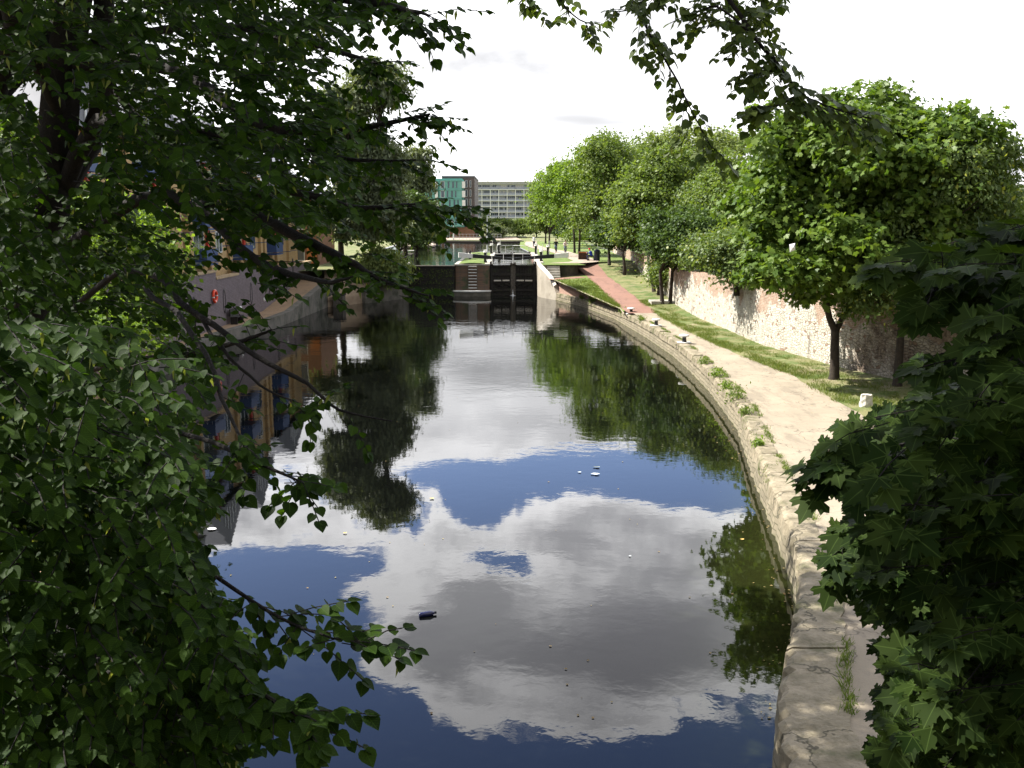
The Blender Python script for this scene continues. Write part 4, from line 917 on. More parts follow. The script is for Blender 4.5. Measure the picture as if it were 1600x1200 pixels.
# stone plinths / low kerb pieces by trees
# people -----------------------------------------------------------
def body(name,pts,edges,rad,m,par,sub=2):
    me=bpy.data.meshes.new(name); me.from_pydata(pts,edges,[]); o=bpy.data.objects.new(name,me); link(o,par); me.materials.append(m)
    s_=o.modifiers.new('skin','SKIN'); s_.use_smooth_shade=True
    me.skin_vertices or None
    if not me.skin_vertices: me.skin_vertices.new() if hasattr(me.skin_vertices,'new') else None
    return o
def tubebody(par,parts,m,name):
    mb=MB()
    for pts,rs in parts: mb.tube(pts,rs,10)
    return mb.build(name,m,par)
def human(label,loc,rz,J,top,legs,hair,cap=None,group=None,sleeves=True):
    """J: joint dict in metres. One continuous metaball-remeshed body; clothes are thin shells round it"""
    t=empty('person',loc,label,'person',group,rz)
    V=Vector
    P=J; hip,neck,head=V(P['hip']),V(P['neck']),V(P['head'])
    segs=[]
    segs.append(([hip,hip.lerp(neck,.35),hip.lerp(neck,.8),neck],[.15,.135,.155,.06]))
    segs.append(([neck,head-V((0,0,.05))],[.055,.06]))
    for s_ in(-1,1):
        k='l' if s_<0 else 'r'
        sh=neck+V((0,s_*.19,-.06)) if 'sh' not in P else V(P['sh'+k])
        segs.append(([sh,V(P['el'+k]),V(P['wr'+k])],[.058,.042,.028])); segs.append(([V(P['wr'+k]),V(P['wr'+k])+(V(P['wr'+k])-V(P['el'+k])).normalized()*.16],[.035,.02]))
        segs.append(([hip+V((0,s_*.09,-.03)),V(P['kn'+k]),V(P['an'+k])],[.09,.06,.04])); segs.append(([V(P['an'+k]),V(P['an'+k])+V((.2,0,-.05))],[.045,.035]))
    mb=MB()
    for p_,r_ in segs: mb.tube(p_,r_,10)
    mb.lathe([(0,-.13),(.05,-.115),(.075,-.06),(.09,.02),(.088,.07),(.06,.12),(0,.14)],head,14); mb.tube([head+V((.07,0,.0)),head+V((.115,0,-.03))],[.015,.012],6)
    b=mb.build('body',M_skin,t); rm=b.modifiers.new('remesh','REMESH'); rm.mode='VOXEL'; rm.voxel_size=.022; rm.use_smooth_shade=True
    mb=MB(); p_,r_=segs[0]; mb.tube([p_[0]-V((0,0,.02))]+p_[1:],[q+.022 for q in r_],12)
    for i in(2,6):
        if sleeves: mb.tube(segs[i][0],[q+.015 for q in segs[i][1]],10)
        else: mb.tube([segs[i][0][0],segs[i][0][0].lerp(segs[i][0][1],.6)],[.075,.062],10)
    c=mb.build('jacket' if sleeves else 'shirt',top,t); rm=c.modifiers.new('remesh','REMESH'); rm.mode='VOXEL'; rm.voxel_size=.022; rm.use_smooth_shade=True
    mb=MB()
    for i in(4,8): mb.tube(segs[i][0],[q+.016 for q in segs[i][1]],10)
    mb.tube([hip-V((0,.12,0)),hip+V((0,.12,0))],[.12,.12],10)
    c=mb.build('trousers',legs,t); rm=c.modifiers.new('remesh','REMESH'); rm.mode='VOXEL'; rm.voxel_size=.022; rm.use_smooth_shade=True
    MB().lathe([(.098,.0),(.104,.05),(.085,.11),(.03,.155),(0,.16)],head-V((.012,0,0)),14).build('cap' if cap else 'hair',cap or hair,t)
    for i in(5,9): MB().tube([q-V((0,0,.01)) for q in segs[i][0]],[.052,.04],8).build('shoe',M_black,t)
    return t
M_navy=mat('navy_cloth',(.02,.025,.06),.9); M_bluec=mat('blue_cloth',(.03,.07,.45),.8); M_whitec=mat('white_cloth',(.75,.75,.75),.9); M_hair=mat('hair',(.03,.02,.015),.7); M_redc=mat('red_cap',(.6,.03,.03),.7); M_pinkc=mat('pale_cloth',(.6,.5,.48),.9); M_blackc=mat('black_cloth',(.02,.02,.02),.9); M_jean=mat('jeans',(.07,.09,.14),.9)
sit=dict(hip=(0,0,.52),neck=(-.12,0,1.0),head=(-.20,0,1.17),ell=(-.25,-.24,.78),elr=(-.25,.24,.78),wrl=(-.45,-.12,.80),wrr=(-.45,.12,.80),knl=(-.42,-.12,.55),knr=(-.42,.12,.55),anl=(-.40,-.13,.10),anr=(-.44,.13,.10))
t=human('man in a blue jacket and red cap sitting hunched under the trees',(8.2,104.5,3.0),0,sit,M_bluec,M_navy,M_hair,M_redc)
ride=dict(hip=(0,0,.98),neck=(.28,0,1.42),head=(.36,0,1.60),ell=(.42,-.25,1.18),elr=(.42,.25,1.18),wrl=(.52,-.24,1.03),wrr=(.52,.24,1.03),knl=(.36,-.10,.72),knr=(.30,.10,.62),anl=(.18,-.10,.40),anr=(.05,.10,.22))
def bicycle(label,loc,rz):
    t=empty('bicycle',loc,label,'bicycle','bicycles ridden along the towpath',rz)
    for x_ in(-.42,.62):
        w_=MB(); w_.tube([(x_+.33*math.cos(a*math.pi/12),0,.34+.33*math.sin(a*math.pi/12)) for a in range(25)],.02,6); wo=w_.build('wheel',M_black,t)
        sp=MB(); [sp.tube([(x_,0,.34),(x_+.32*math.cos(a*math.pi/4),0,.34+.32*math.sin(a*math.pi/4))],.004,3) for a in range(8)]; sp.build('spokes',M_metal,wo)
    f=MB(); A_,B_,C_,D_,E1=(-.42,0,.34),(.08,0,.30),(-.08,0,.82),(.50,0,.78),(.62,0,.34)
    for a,b in((A_,B_),(B_,C_),(A_,C_),(C_,D_),(B_,D_),(D_,E1)): f.tube([a,b],.018,6)
    f.build('frame',mat('bike_paint',(.05,.06,.08),.4),t); MB().box((-.10,0,.88),(.26,.14,.06)).build('saddle',M_black,t,.02)
    MB().tube([(.50,0,.78),(.48,0,1.0),(.50,-.25,1.0),(.56,-.27,.99)],.014,6).build('handlebar',M_metal,t)
human('cyclist in a black top riding towards the lock along the towpath',(5.55,128,3.03),R(-95),ride,M_blackc,M_jean,M_hair)
bicycle('bicycle under the rider in the black top',(5.55,128,3.03),R(-95))
human('cyclist in a pale pink top beside the tree trunks on the towpath',(6.5,124,3.03),R(-85),ride,M_pinkc,M_jean,M_hair)
bicycle('bicycle under the rider in the pale pink top',(6.5,124,3.03),R(-85))
walk=dict(hip=(0,0,.92),neck=(.03,0,1.46),head=(.05,0,1.64),ell=(-.05,-.25,1.16),elr=(.08,.25,1.16),wrl=(.08,-.25,.95),wrr=(.22,.24,.98),knl=(.12,-.09,.50),knr=(.02,.09,.50),anl=(.10,-.09,.09),anr=(-.20,.09,.14))
human('person in a white top walking far along the towpath',(3.3,152,3.03),R(-90),walk,M_whitec,M_navy,M_hair)

# floating things on the lower pool
t=thing('bottle','dark blue plastic bottle floating in the middle of the canal','bottle'); t.location=(-1.6,17.97,.03); t.rotation_euler=(0,0,R(18))
o=MB().lathe([(0,-.15),(.05,-.15),(.055,-.13),(.055,.06),(.03,.12),(.018,.15)],n=14).build('bottle_body',mat('navy_plastic',(.008,.01,.05),.15,spec=.6),t); o.rotation_euler=(0,R(86),0)
o=MB().lathe([(.024,.145),(.024,.18),(0,.182)],n=12).build('cap',M_black,t); o.rotation_euler=(0,R(86),0)
def scrap(name,label,cat,px,py,s_,m_,gr=None):
    p_=atz(px,py,.012); mb=MB(); n=9; g=random.Random(px)
    vs=[(s_*math.cos(2*math.pi*k/n)*g.uniform(.6,1.1),s_*.8*math.sin(2*math.pi*k/n)*g.uniform(.6,1.1),.01+g.uniform(0,.3)*s_*.4) for k in range(n)]+[(0,0,.0)]
    mb.add(vs,[(k,(k+1)%n,n) for k in range(n)]); o=mb.build(name,m_); o.location=p_; tag(o,label,cat,gr)
M_bag=mat('pale_plastic',(.55,.6,.6),.35); M_leafy=mat('yellow_leaf',(.55,.38,.12),.7)
scrap('plastic_bag','pale crumpled plastic bag floating near the reflection of the right trees','bag',930,741,.13,M_bag); scrap('plastic_bag','dark half sunk bag floating just beyond the pale one','bag',932,730,.12,mat('grey_plastic',(.12,.14,.12),.3)); scrap('floating_wrapper','small white wrapper floating left of the pale bag','wrapper',906,738,.07,M_bag)
scrap('floating_leaf','yellow leaf floating below the willow reflection','leaf',675,779,.08,M_leafy); scrap('floating_leaf','tiny yellow leaf floating left in the cloud reflection','leaf',539,833,.06,M_leafy); scrap('floating_leaf','orange leaf floating close to the right bank','leaf',1160,843,.05,M_leafy)
scrap('floating_leaf','white fleck floating in the blue gap of the reflection','leaf',984,869,.035,M_bag); scrap('plastic_bag','small white bag on the water under the lime branches at the left','bag',331,827,.11,M_whitec)

# ================================================================== TREES
# right bank, near pair against the wall
syc=rlobes((13.9,40.4,8.0),(3.4,3.4,3.6),8,11)+[(13.9+(3.7 if 1<a<5 else 2.4)*math.cos(a*1.05)*(1-.25*(b%2)),40.4+3.2*math.sin(a*1.9+b),5.2+b*1.3,1.25,1.3,.85) for b in range(5) for a in range(6)]+[(10.6,39.8,6.3,1.5,1.5,1.4),(10.9,40.2,8.4,1.5,1.6,1.3),(11.4,39.6,5.3,1.3,1.4,1.0),(12.3,40.4,10.5,1.5,1.6,1.1),(14.2,41,11.3,1.7,1.7,1.1),(12.4,39.5,4.6,1.2,1.2,.8),(10.6,40.0,7.4,1.1,1.2,1.2),(11.3,40.5,9.4,1.3,1.3,1.0),(14.6,40.5,5.4,2,1.8,1.6)]
tree('sycamore_tree','dark glossy sycamore with a forked trunk leaning over the towpath by the whitened wall',(13.1,40.4,.9),
  [[(13.1,40.4,.8,.26),(13.12,40.4,1.1,.20),(13.05,40.4,2.9,.16),(12.8,40.4,3.4,.13),(12.5,40.3,4.4,.12),(12.4,40.3,6.5,.08)],[(13.06,40.4,2.8,.12),(13.35,40.5,3.4,.12),(14.0,40.6,4.0,.11),(14.1,40.6,6.5,.07)]],
  syc,64000,.17,[L_syc],.62,per=44,seed=21,tmpl=maple())
ash=rlobes((16.3,40.0,7.2),(2.7,3.2,3.2),8,14)+[(16.1+2.2*math.cos(a*1.05+.5)*(1-.3*(b%2)),40.0+3.0*math.sin(a*1.7+b),4.6+b*1.2,1.15,1.2,.75) for b in range(5) for a in range(6)]+[(18.3,39.5,7.2,1.1,1.3,1.0),(17.6,40,9.4,1.2,1.4,.8),(16.2,40,10.4,1.7,1.6,1.0),(14.6,38.6,6.2,1.6,1.4,1.3),(13.6,38.7,3.9,1.1,1.0,.9),(18.9,39.6,8.7,.6,.7,.35),(19.3,39.7,7.4,.5,.6,.3)]
tree('ash_tree','feathery yellow tinged ash tree in front of the brick wall, right of the sycamore',(15.0,38.6,.9),
  [[(15.0,38.6,.8,.22),(15.0,38.6,1.2,.17),(15.05,38.7,3.0,.14),(15.4,38.9,4.6,.12),(15.9,39.3,6.5,.08)]],
  ash,60000,.20,[L_ash],.55,per=34,seed=22,tmpl=lance() if False else rhomb(.26),droop=.5)
o=MB().add([(0,0,0),(.22,.02,.05),(.26,.1,-.2),(.05,.04,-.28),(.12,-.12,-.1)],[(0,1,4),(1,2,4),(2,3,4),(3,0,4),(0,1,2,3)]).build('snagged_bag',M_whitec); o.location=at(1233,382,36.6); tag(o,'small white bag snagged in the sycamore leaves','bag')

GR='broadleaved trees lining the right bank'
def rt(px,ytop,hw,D,lab,m_,seed,base=None,zb=None,n=11000,leaf=.26,low=.28,nstem=1,name='broadleaf_tree',stretchy=1.0,k=10):
    n=int(n*1.9); low*=.7; hw*=1.2; ytop-=10+(8 if 940<px<1160 else 0)
    X=(px-800)/F*D*1.0; zt=EYE+(340-ytop)/F*D; r=hw/F*D; zb=Zp(D) if zb is None else zb
    zlow=zb+(zt-zb)*low; cz=(zt+zlow)/2; rz=(zt-zlow)/2
    bx_,by_=(X,D) if base is None else base
    st=[]
    g=random.Random(seed)
    for i in range(nstem):
        ox=(i-(nstem-1)/2)*.55; st.append([(bx_+ox,by_+g.uniform(-.3,.3),zb-.1,.19),(bx_+ox*1.1,by_,zb+.5,.15),(bx_+ox*1.6+g.uniform(-.2,.2),by_,zlow+.6,.12),(X+ox*2,D,cz,.07)])
    return tree(name,lab,(bx_,by_,zb),st,rlobes((X,D,cz),(r,r*stretchy,rz),k,seed),n,leaf,[m_],.75,per=24,group=GR,seed=seed)
rt(1022,248,66,86,'dark broad tree with several trunks standing where the whitened wall begins',L_mid,31,base=(11.9,80.5),zb=1.5,n=15000,nstem=3,low=.22)
rt(955,228,60,104,'tall rounded green tree above the seated man',L_mid,32,base=(9.6,100),zb=2.9,n=14000,low=.22)
rt(900,232,52,119,'tall light green tree behind the two cyclists',L_bright,33,base=(8.2,128),zb=3,n=12000,low=.2,nstem=2)
rt(874,262,36,150,'small rounded tree at the far end of the towpath row',L_mid,34,base=(5.5,150),zb=3,n=8000,leaf=.32,low=.15)
rt(1080,210,88,126,'tallest pale yellow green tree rising behind the row',L_pale,35,zb=3,n=14000,leaf=.3,low=.3)
rt(1000,236,60,128,'green tree half hidden behind the row, left of the tallest pale one',L_mid,36,zb=3,n=9000,leaf=.3,low=.2)
rt(1110,300,52,80,'drooping pale green tree overhanging the wall top in the middle',L_ash,37,zb=3,n=12000,leaf=.2,low=.12)
rt(1150,262,55,74,'grey green tree behind the wall, touching the sycamore crown',L_mid,38,zb=3,n=12000,leaf=.22,low=.1)
rt(1070,330,60,72,'dark ivy covered tree at the start of the whitened wall',L_dark,39,base=(11.2,73),zb=1.1,n=9000,leaf=.2,low=.35,nstem=2)
rt(1210,290,60,62,'leafy tree growing above the wall behind the sycamore',L_mid,40,zb=3,n=9000,leaf=.2,low=.15)
rt(1150,368,62,56,'mixed bush spilling over the wall top beside the sycamore',L_ash,41,zb=3.2,n=9000,leaf=.17,low=.05,name='wall_bush')
rt(985,330,50,98,'lower leafy tree shading the red path left of the trunk group',L_dark,42,base=(10.6,95),zb=2.2,n=8000,leaf=.24,low=.3)
rt(1095,375,40,70,'small bush on the wall top at the start of the whitened stretch',L_mid,43,zb=3.3,n=5000,leaf=.17,low=.05,name='wall_bush')
rt(852,300,22,175,'far small tree where the towpath bends out of sight',L_mid,44,zb=3,n=5000,leaf=.35,low=.12)
rt(1585,300,30,130,'pointed conifer far beyond the yard at the right edge',L_dark,45,zb=3,n=5000,leaf=.3,low=.1,name='conifer_tree')
rt(1600,318,45,120,'yellow green bush beside the far conifer at the right edge',L_pale,46,zb=3,n=5000,leaf=.3,low=.1)
rt(1500,328,60,150,'low hedge of greenery beyond the yard behind the railings',L_mid,47,zb=3,n=6000,leaf=.35,low=.1)
# small understorey trees by the red path
rt(1040,420,22,78,'thin bushy sapling beside the trunk group',L_mid,48,base=(11.4,78),zb=1.4,n=2500,leaf=.16,low=.1,name='sapling')
for (px,yt,hw,D,lb,m_,sd_) in [(1010,352,60,140,'dark hedge bush behind the tree row near the lock',L_dark,81),(930,356,40,160,'bush in the gap behind the cyclists',L_mid,82),(890,350,30,190,'far bush closing the gap under the tree row',L_dark,83),(1080,345,70,112,'large shaded bush behind the seated man',L_dark,84),(1200,340,90,100,'wide shaded bush behind the boundary wall',L_dark,85),(1330,345,90,85,'dark bush in the yard behind the ash tree',L_dark,86)]:
    o=rt(px,yt,hw,D,lb,m_,sd_,zb=3.0,n=5000,leaf=.34,low=.0,name='hedge_bush',k=9); o['category']='bush'; o['group']='bushes behind the right tree row'
# left bank: willows by the lock
GR='grey green willows by the lock'
def willow(px,ytop,hw,D,lab,m_,seed,n,base,zb=2.95,low=.1,leaf=.26,gr=GR):
    X=(px-800)/F*D; zt=EYE+(340-ytop)/F*D; r=hw/F*D; zl=zb+(zt-zb)*low; cz=(zt+zl)/2; rz=(zt-zl)/2
    lob=[]
    g=random.Random(seed)
    for i in range(16):
        u=g.random(); zz=zl+(zt-zl)*(.08+.84*u); wr=r*(.95-.45*u)
        a=g.uniform(0,6.28); lob.append((X+math.cos(a)*wr*.55,D+math.sin(a)*wr*.55,zz,r*.42,r*.42,r*.42))
    lob.append((X,D,zt-r*.5,r*.5,r*.5,r*.55))
    return tree('willow_tree',lab,(base[0],base[1],zb),[[(base[0],base[1],zb-.1,.32),(base[0],base[1],zb+2,.26),(X,D,cz,.16),(X,D,zt-2,.06)]],lob,n,leaf,[m_],.8,per=30,group=gr,seed=seed,tmpl=rhomb(.22),droop=1.0)
willow(600,118,62,90,'tallest grey green willow at the left end of the lock',L_willow,51,42000,(-12.6,91.5),leaf=.42)
willow(540,150,52,88,'shorter willow left of the tallest one, above the sandy slope',L_willow,52,34000,(-15.2,90),leaf=.42)
willow(652,238,36,112,'round headed grey willow beyond the weir',L_willow,53,14000,(-11.6,110),leaf=.45)
willow(600,400,40,90,'low pale willow scrub hanging over the wing wall',L_pale,54,9000,(-12.4,90.5),zb=2.0,leaf=.34,low=.0)
rt(652,318,38,122,'dark green rounded bush between the willow and the teal flats',L_dark,55,zb=2.95,n=8000,leaf=.28,low=.03,name='waterside_bush').__setitem__('group','bushes round the basin')
rt(625,300,34,106,'dark shaded tree behind the willows at the weir',L_dark,56,zb=2.95,n=8000,leaf=.28,low=.05).__setitem__('group','bushes round the basin')
for (px,yt,hw,D,lb,m_,sd_) in [(760,346,18,235,'rounded bush between the brown block and the lamp post',L_mid,61),(785,352,22,240,'bush behind the tall lamp post',L_dark,62),(808,352,24,230,'large green bush at the right end of the far quay',L_mid,63),(775,360,14,215,'low grey bush beside the tall lamp post',L_willow,64),(838,345,22,235,'bush at the foot of the far trees',L_dark,65),(748,352,12,245,'dark shrub against the corner of the brown block',L_dark,66),(680,371,8,172,'tuft of reeds and weeds beside the landing stage',L_ash,67),(668,340,20,196,'dark bush in front of the left end of the teal flats',L_dark,69),(655,372,12,150,'reddish scrub at the left shore of the basin',L_ash,68)]:
    o=rt(px,yt,hw,D,lb,m_,sd_,zb=2.9,n=3500,leaf=.34,low=.0,name='waterside_bush',k=7); o['group']='bushes round the basin'; o['category']='bush'
for nm in('wall_bush',):
    for o in COL.objects:
        if o.name.startswith(nm) and o.type=='EMPTY': o['category']='bush'
# left bank bushes behind the lime (sunlit)
GR='sunlit saplings on the left bank'
tree('hazel_tree','bright yellow green tree on the left bank under the lime boughs',(-15.2,37,.8),[[(-15.2,37,.7,.12),(-14.8,37,3,.10),(-14.3,36.5,5,.06)],[(-15.1,37.2,.7,.10),(-15.6,37.4,3,.08),(-16,37.5,5.5,.05)]],rlobes((-14.6,36.5,5.0),(3.0,3.2,3.6),11,71),15000,.17,[L_bright],.5,group=GR,seed=71)
tree('hazel_tree','smaller bright green tree nearest the water on the left bank',(-13.2,29,.8),[[(-13.2,29,.7,.1),(-12.9,29,2.5,.08),(-12.4,28.8,4,.05)]],rlobes((-12.6,28.6,3.5),(2.0,2.4,2.3),9,72),11000,.14,[L_bright],.45,group=GR,seed=72)
tree('hazel_tree','tall light green tree behind the lime trunk at the far left',(-22,41,.8),[[(-22,38,.7,.2),(-22,38,6,.14),(-21.5,38,9,.08)]],rlobes((-21.5,38,9.0),(3.4,3.2,3.8),10,73),12000,.2,[L_bright],.6,group=GR,seed=73)

# ------------------------------------------------------------------ foreground trees: drawn limbs + leafy sprays
HEART=heart(); MAPLE=maple(); BR=lance()
class Sprays:
    def __init__(s,seed): s.g=random.Random(seed); s.P=[];s.T=[];s.N=[];s.S=[];s.K=[]; s.M=[]; s.tw=MB()
    def spray(s,p0,d,L,nl,leaf,kind=0,droop=.25,twig=.004,bract=.05,spread=.9,pet=.0):
        g=s.g; p_=Vector(p0); d=Vector(d).normalized(); up=Vector((0,0,1)); pts=[p_.copy()]
        side0=d.cross(up); side0=side0.normalized() if side0.length>.05 else Vector((1,0,0))
        for i in range(nl):
            t_=(i+1)/nl; dd=(d+Vector((0,0,-droop*t_))+Vector((g.uniform(-1,1),g.uniform(-1,1),g.uniform(-1,1)))*.12).normalized()
            p_=p_+dd*(L/nl); pts.append(p_.copy())
            sg=1 if i%2 else -1
            if kind==1: sgs=(1,-1)
            else: sgs=(sg,)
            sd_=sgs
            for q in sd_:
                if g.random()<.08: continue
                tip=(dd*.55+side0*q*spread+Vector((g.uniform(-1,1)*.25,g.uniform(-1,1)*.25,-.30+g.uniform(-.35,.2)))).normalized()
                n=(up+Vector((g.uniform(-1,1),g.uniform(-1,1),g.uniform(-.4,.4)))*.42-Vector((0,1,0))*.25)
                if kind==1: n=n+Vector((-.55,-.45,-.25))
                else: n=n+Vector((.15,-.25,-.1))
                a=p_+tip*leaf*(.15+pet)
                s.P.append(a);s.T.append(tip);s.N.append(n);s.S.append(leaf*g.uniform(.45,1.2));s.K.append(kind);s.M.append(0)
                if pet: s.tw.tube([p_,a],twig*.45,3,False)
            if g.random()<bract:
                s.P.append(p_);s.T.append((g.uniform(-.5,.5),g.uniform(-.5,.5),-1));s.N.append((g.uniform(-1,1),-1,g.uniform(-.5,.5)));s.S.append(leaf*1.15);s.K.append(2);s.M.append(1)
        e=dd; s.P.append(p_);s.T.append(e);s.N.append(up);s.S.append(leaf*.9);s.K.append(kind);s.M.append(0)
        s.tw.tube(pts[::3]+[pts[-1]] if len(pts)>4 else pts,twig,3,False)
    def along(s,pts,frm,n,L,nl,leaf,kind=0,**k):
        g=s.g; seg=[Vector(q) for q in pts]
        for _ in range(n):
            u=frm+(1-frm)*g.random(); f=u*(len(seg)-1); i=min(int(f),len(seg)-2); q=seg[i].lerp(seg[i+1],f-i); d=(seg[i+1]-seg[i]).normalized()
            dr=d*.7+Vector((g.uniform(-1,1),g.uniform(-1,1),g.uniform(-.7,.5)))
            s.spray(q,dr,L*g.uniform(.6,1.2),nl,leaf,kind,**k)
    def finish(s,par,mats,bark,base):
        off=-np.array(base)
        for i in range(len(s.tw.v)): s.tw.v[i]=tuple(np.array(s.tw.v[i])+off)
        s.tw.build('twigs',bark,par)
        return scatter('foliage',[HEART,MAPLE,BR],np.array(s.P)+off,np.array(s.T),np.array(s.N),s.S,mats,par,mi=np.array(s.M),ti=np.array(s.K))
def limb(px,r0,r1,mb,n=7,base=(0,0,0)):
    pts=[at(*q) for q in px]; rs=[r0+(r1-r0)*i/(len(pts)-1) for i in range(len(pts))]
    # smooth (Catmull-Rom) so drawn limbs bend naturally
    P_=[];Rr=[]
    for i in range(len(pts)-1):
        a=pts[max(i-1,0)];b=pts[i];c=pts[i+1];d=pts[min(i+2,len(pts)-1)]
        for k in range(4):
            t_=k/4; q=.5*((2*b)+(c-a)*t_+(2*a-5*b+4*c-d)*t_*t_+(3*b-a-3*c+d)*t_**3); L=(c-b).length
            q=q+Vector((math.sin(i*5+k*2.3),math.cos(i*3+k*1.9),math.sin(i*2+k*2.9)))*L*.010
            P_.append(q);Rr.append(rs[i]+(rs[i+1]-rs[i])*t_)
    P_.append(pts[-1]);Rr.append(rs[-1]); mb.tube([q-Vector(base) for q in P_],Rr,n,True); return P_

# ---- the big lime at the left
BASE=(-7.9,14.0,.78)
lime=empty('lime_tree',BASE,'big dark lime tree whose trunk and boughs fill the left of the view','tree')
tk=MB(); 
limb([(-30,720,14.2),(10,600,14),(45,480,14),(75,330,14),(90,200,14),(105,80,14),(125,-60,14),(140,-230,14),(160,-420,14)],.36,.16,tk,12,BASE)
p_=at(-30,720,14.2); tk.tube([Vector((-7.9,14.2,.6))-Vector(BASE),Vector((-7.85,14.2,1.0))-Vector(BASE),p_-Vector(BASE)],[.62,.45,.35],12)
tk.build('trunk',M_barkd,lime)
bm_=MB(); sp=Sprays(5)
limbs=[
 ([(95,300,14),(160,190,13.5),(240,235,12.5),(320,285,11.5),(390,330,11),(470,372,10.5),(540,405,10),(600,440,9.6),(670,462,9.2)],.13,.008,.30,34),
 ([(100,290,14),(150,200,14.2),(158,90,14.2),(165,-60,14.2),(170,-250,14)],.17,.12,.6,8),
 ([(110,100,14),(230,98,13),(300,125,12),(400,190,11),(480,205,10.6),(590,195,10.2),(672,178,10)],.12,.010,.35,44),
 ([(95,180,14),(62,105,13),(10,65,12.5),(-90,50,12)],.12,.07,.4,14),
 ([(160,110,14),(205,175,13),(250,215,12.5),(300,205,11.8),(420,225,11),(560,250,10.4),(650,250,10.2)],.07,.010,.3,38),
 ([(85,400,14),(220,312,12),(300,322,11),(400,405,10),(500,440,9.2),(550,432,8.9)],.09,.008,.35,20),
 ([(40,560,13.5),(190,425,10),(310,492,8.6),(400,556,8),(480,600,7.8),(530,640,7.6),(612,658,7.5)],.04,.005,.3,4),
 ([(0,620,13.5),(150,640,9),(300,680,7.5),(430,735,6.6),(475,755,6.2)],.035,.004,.5,12),
 ([(0,650,13.5),(130,800,7.5),(300,880,6),(420,955,5.5),(500,992,5.2),(575,1003,5)],.022,.003,.5,13),
 ([(-20,700,13.8),(120,1000,6),(320,1050,5),(420,1090,4.7),(480,1130,4.5)],.035,.005,.35,34),
 ([(130,-40,14),(300,-60,11),(470,-15,9),(590,5,8.2),(672,25,7.6)],.10,.008,.35,40),
 ([(300,322,11),(450,300,10.4),(560,325,10.1),(640,320,10),(712,330,9.9)],.05,.008,.4,22),
 ([(160,60,14.2),(330,40,12),(450,60,11),(560,90,10.2),(590,100,10)],.06,.008,.35,30),
 ([(310,492,8.6),(360,560,8.2),(420,610,7.9),(460,626,7.8)],.02,.005,.2,6),
 ([(20,600,13.8),(250,560,10),(350,540,9),(400,525,8.6),(425,515,8.5)],.04,.008,.3,10),
 ([(200,425,10),(300,520,8),(360,650,7),(390,720,6.6)],.03,.006,.3,12),
]
for px,r0,r1,frm,ns in limbs:
    P_=limb(px,r0,r1,bm_,7,BASE); lf=.088; Lm=max(.20,min(.55,.048*px[-1][2]))
    sp.along(P_,frm,int(ns*1.15),Lm,max(5,int(Lm/.055)),lf,droop=.35,twig=.004)
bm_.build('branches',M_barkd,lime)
# leafy tips that make the outline
for px,py,D,dx,dz in [(620,20,8,1,.1),(655,30,7.7,1,-.2),(560,95,10,1,.2),(640,185,10.1,1,.1),(650,178,10,1,.3),(600,200,10.2,1,-.3),(690,330,9.9,1,-.2),(672,318,9.9,1,.3),(660,330,9.95,1,-.5),(640,250,10.2,1,0),(650,462,9.2,1,-.1),(670,470,9.2,1,-.2),(560,1005,5.1,1,0),(585,1002,5,1,.1),(520,1000,5.2,1,-.5),(480,960,5.4,1,.2),(500,1130,4.5,1,-.5),(490,1120,4.6,1,.1),(470,755,6.3,1,0),(520,630,7.6,.6,.5),(600,395,9,1,-.2),(560,440,9,1,-.3),(630,445,9.4,1,-.1)]:
    sp.spray(at(px-26,py,D),(dx,random.uniform(-.5,.5),dz),.34,8,.085,droop=.25)
XM=([0,50,100,140,170,200,240,280,330,380,420,460,500,540,580,620,660,700,750,790,830,870,920,960,1000,1050,1100,1150,1200],
    [640,560,550,540,600,600,590,590,615,575,560,520,420,370,365,360,355,350,370,360,345,355,375,400,440,440,450,440,375])
holes=[(95,190,42,170,.72),(430,435,120,75,.97),(400,515,75,40,.92),(250,430,110,140,.62),(180,620,110,60,.45),(345,640,80,60,.55),(430,600,70,45,.7),(250,105,30,24,.5),(25,25,40,20,.5),(35,140,60,50,.4),(275,360,70,60,.5),(420,680,60,60,.55),(380,770,55,60,.45),(60,320,60,60,.3),(505,350,25,45,.6),(500,420,40,30,.5),(340,130,40,16,.4),(230,560,90,50,.4)]
def keep(px,py,g,f,mg=18):
    if px>float(I(py,XM[0],XM[1]))-mg: return False
    for a,b,ra,rb,w_ in holes:
        q=((px-a)/ra)**2+((py-b)/rb)**2
        if q<1.3 and g.random()<w_*f: return False
    return True
g=random.Random(99)
layers=[(1500,4.5,6.6,(-160,520),(500,1260),.070,.32),(1250,7.2,11,(-160,640),(-140,760),.086,.5),(1250,11,17,(-160,600),(-140,420),.11,.7),(500,11,17,(-160,420),(300,620),.10,.7),(420,6.3,9,(-160,480),(640,1200),.09,.5)]
for n,d0,d1,xr,yr,lf,L in layers:
    k=0
    while k<n:
        px=g.uniform(*xr);py=g.uniform(*yr)
        D=g.uniform(d0,d1)
        if not keep(px,py,g,1.0,(L*.55+lf*.5)*F/D*.85): k+=.25; continue
        q=at(px,py,D)
        if q.z<1.0: k+=1; continue
        # grow outward from the trunk side
        d=Vector((q.x+6,(q.y-13)*.6,0)).normalized()+Vector((g.uniform(-.8,.8),g.uniform(-.8,.8),g.uniform(-.45,.35)))
        d.normalize(); sp.spray(q-d*L*.5,d,L,11,lf,droop=.45,bract=.15 if D<7 else .04); k+=1
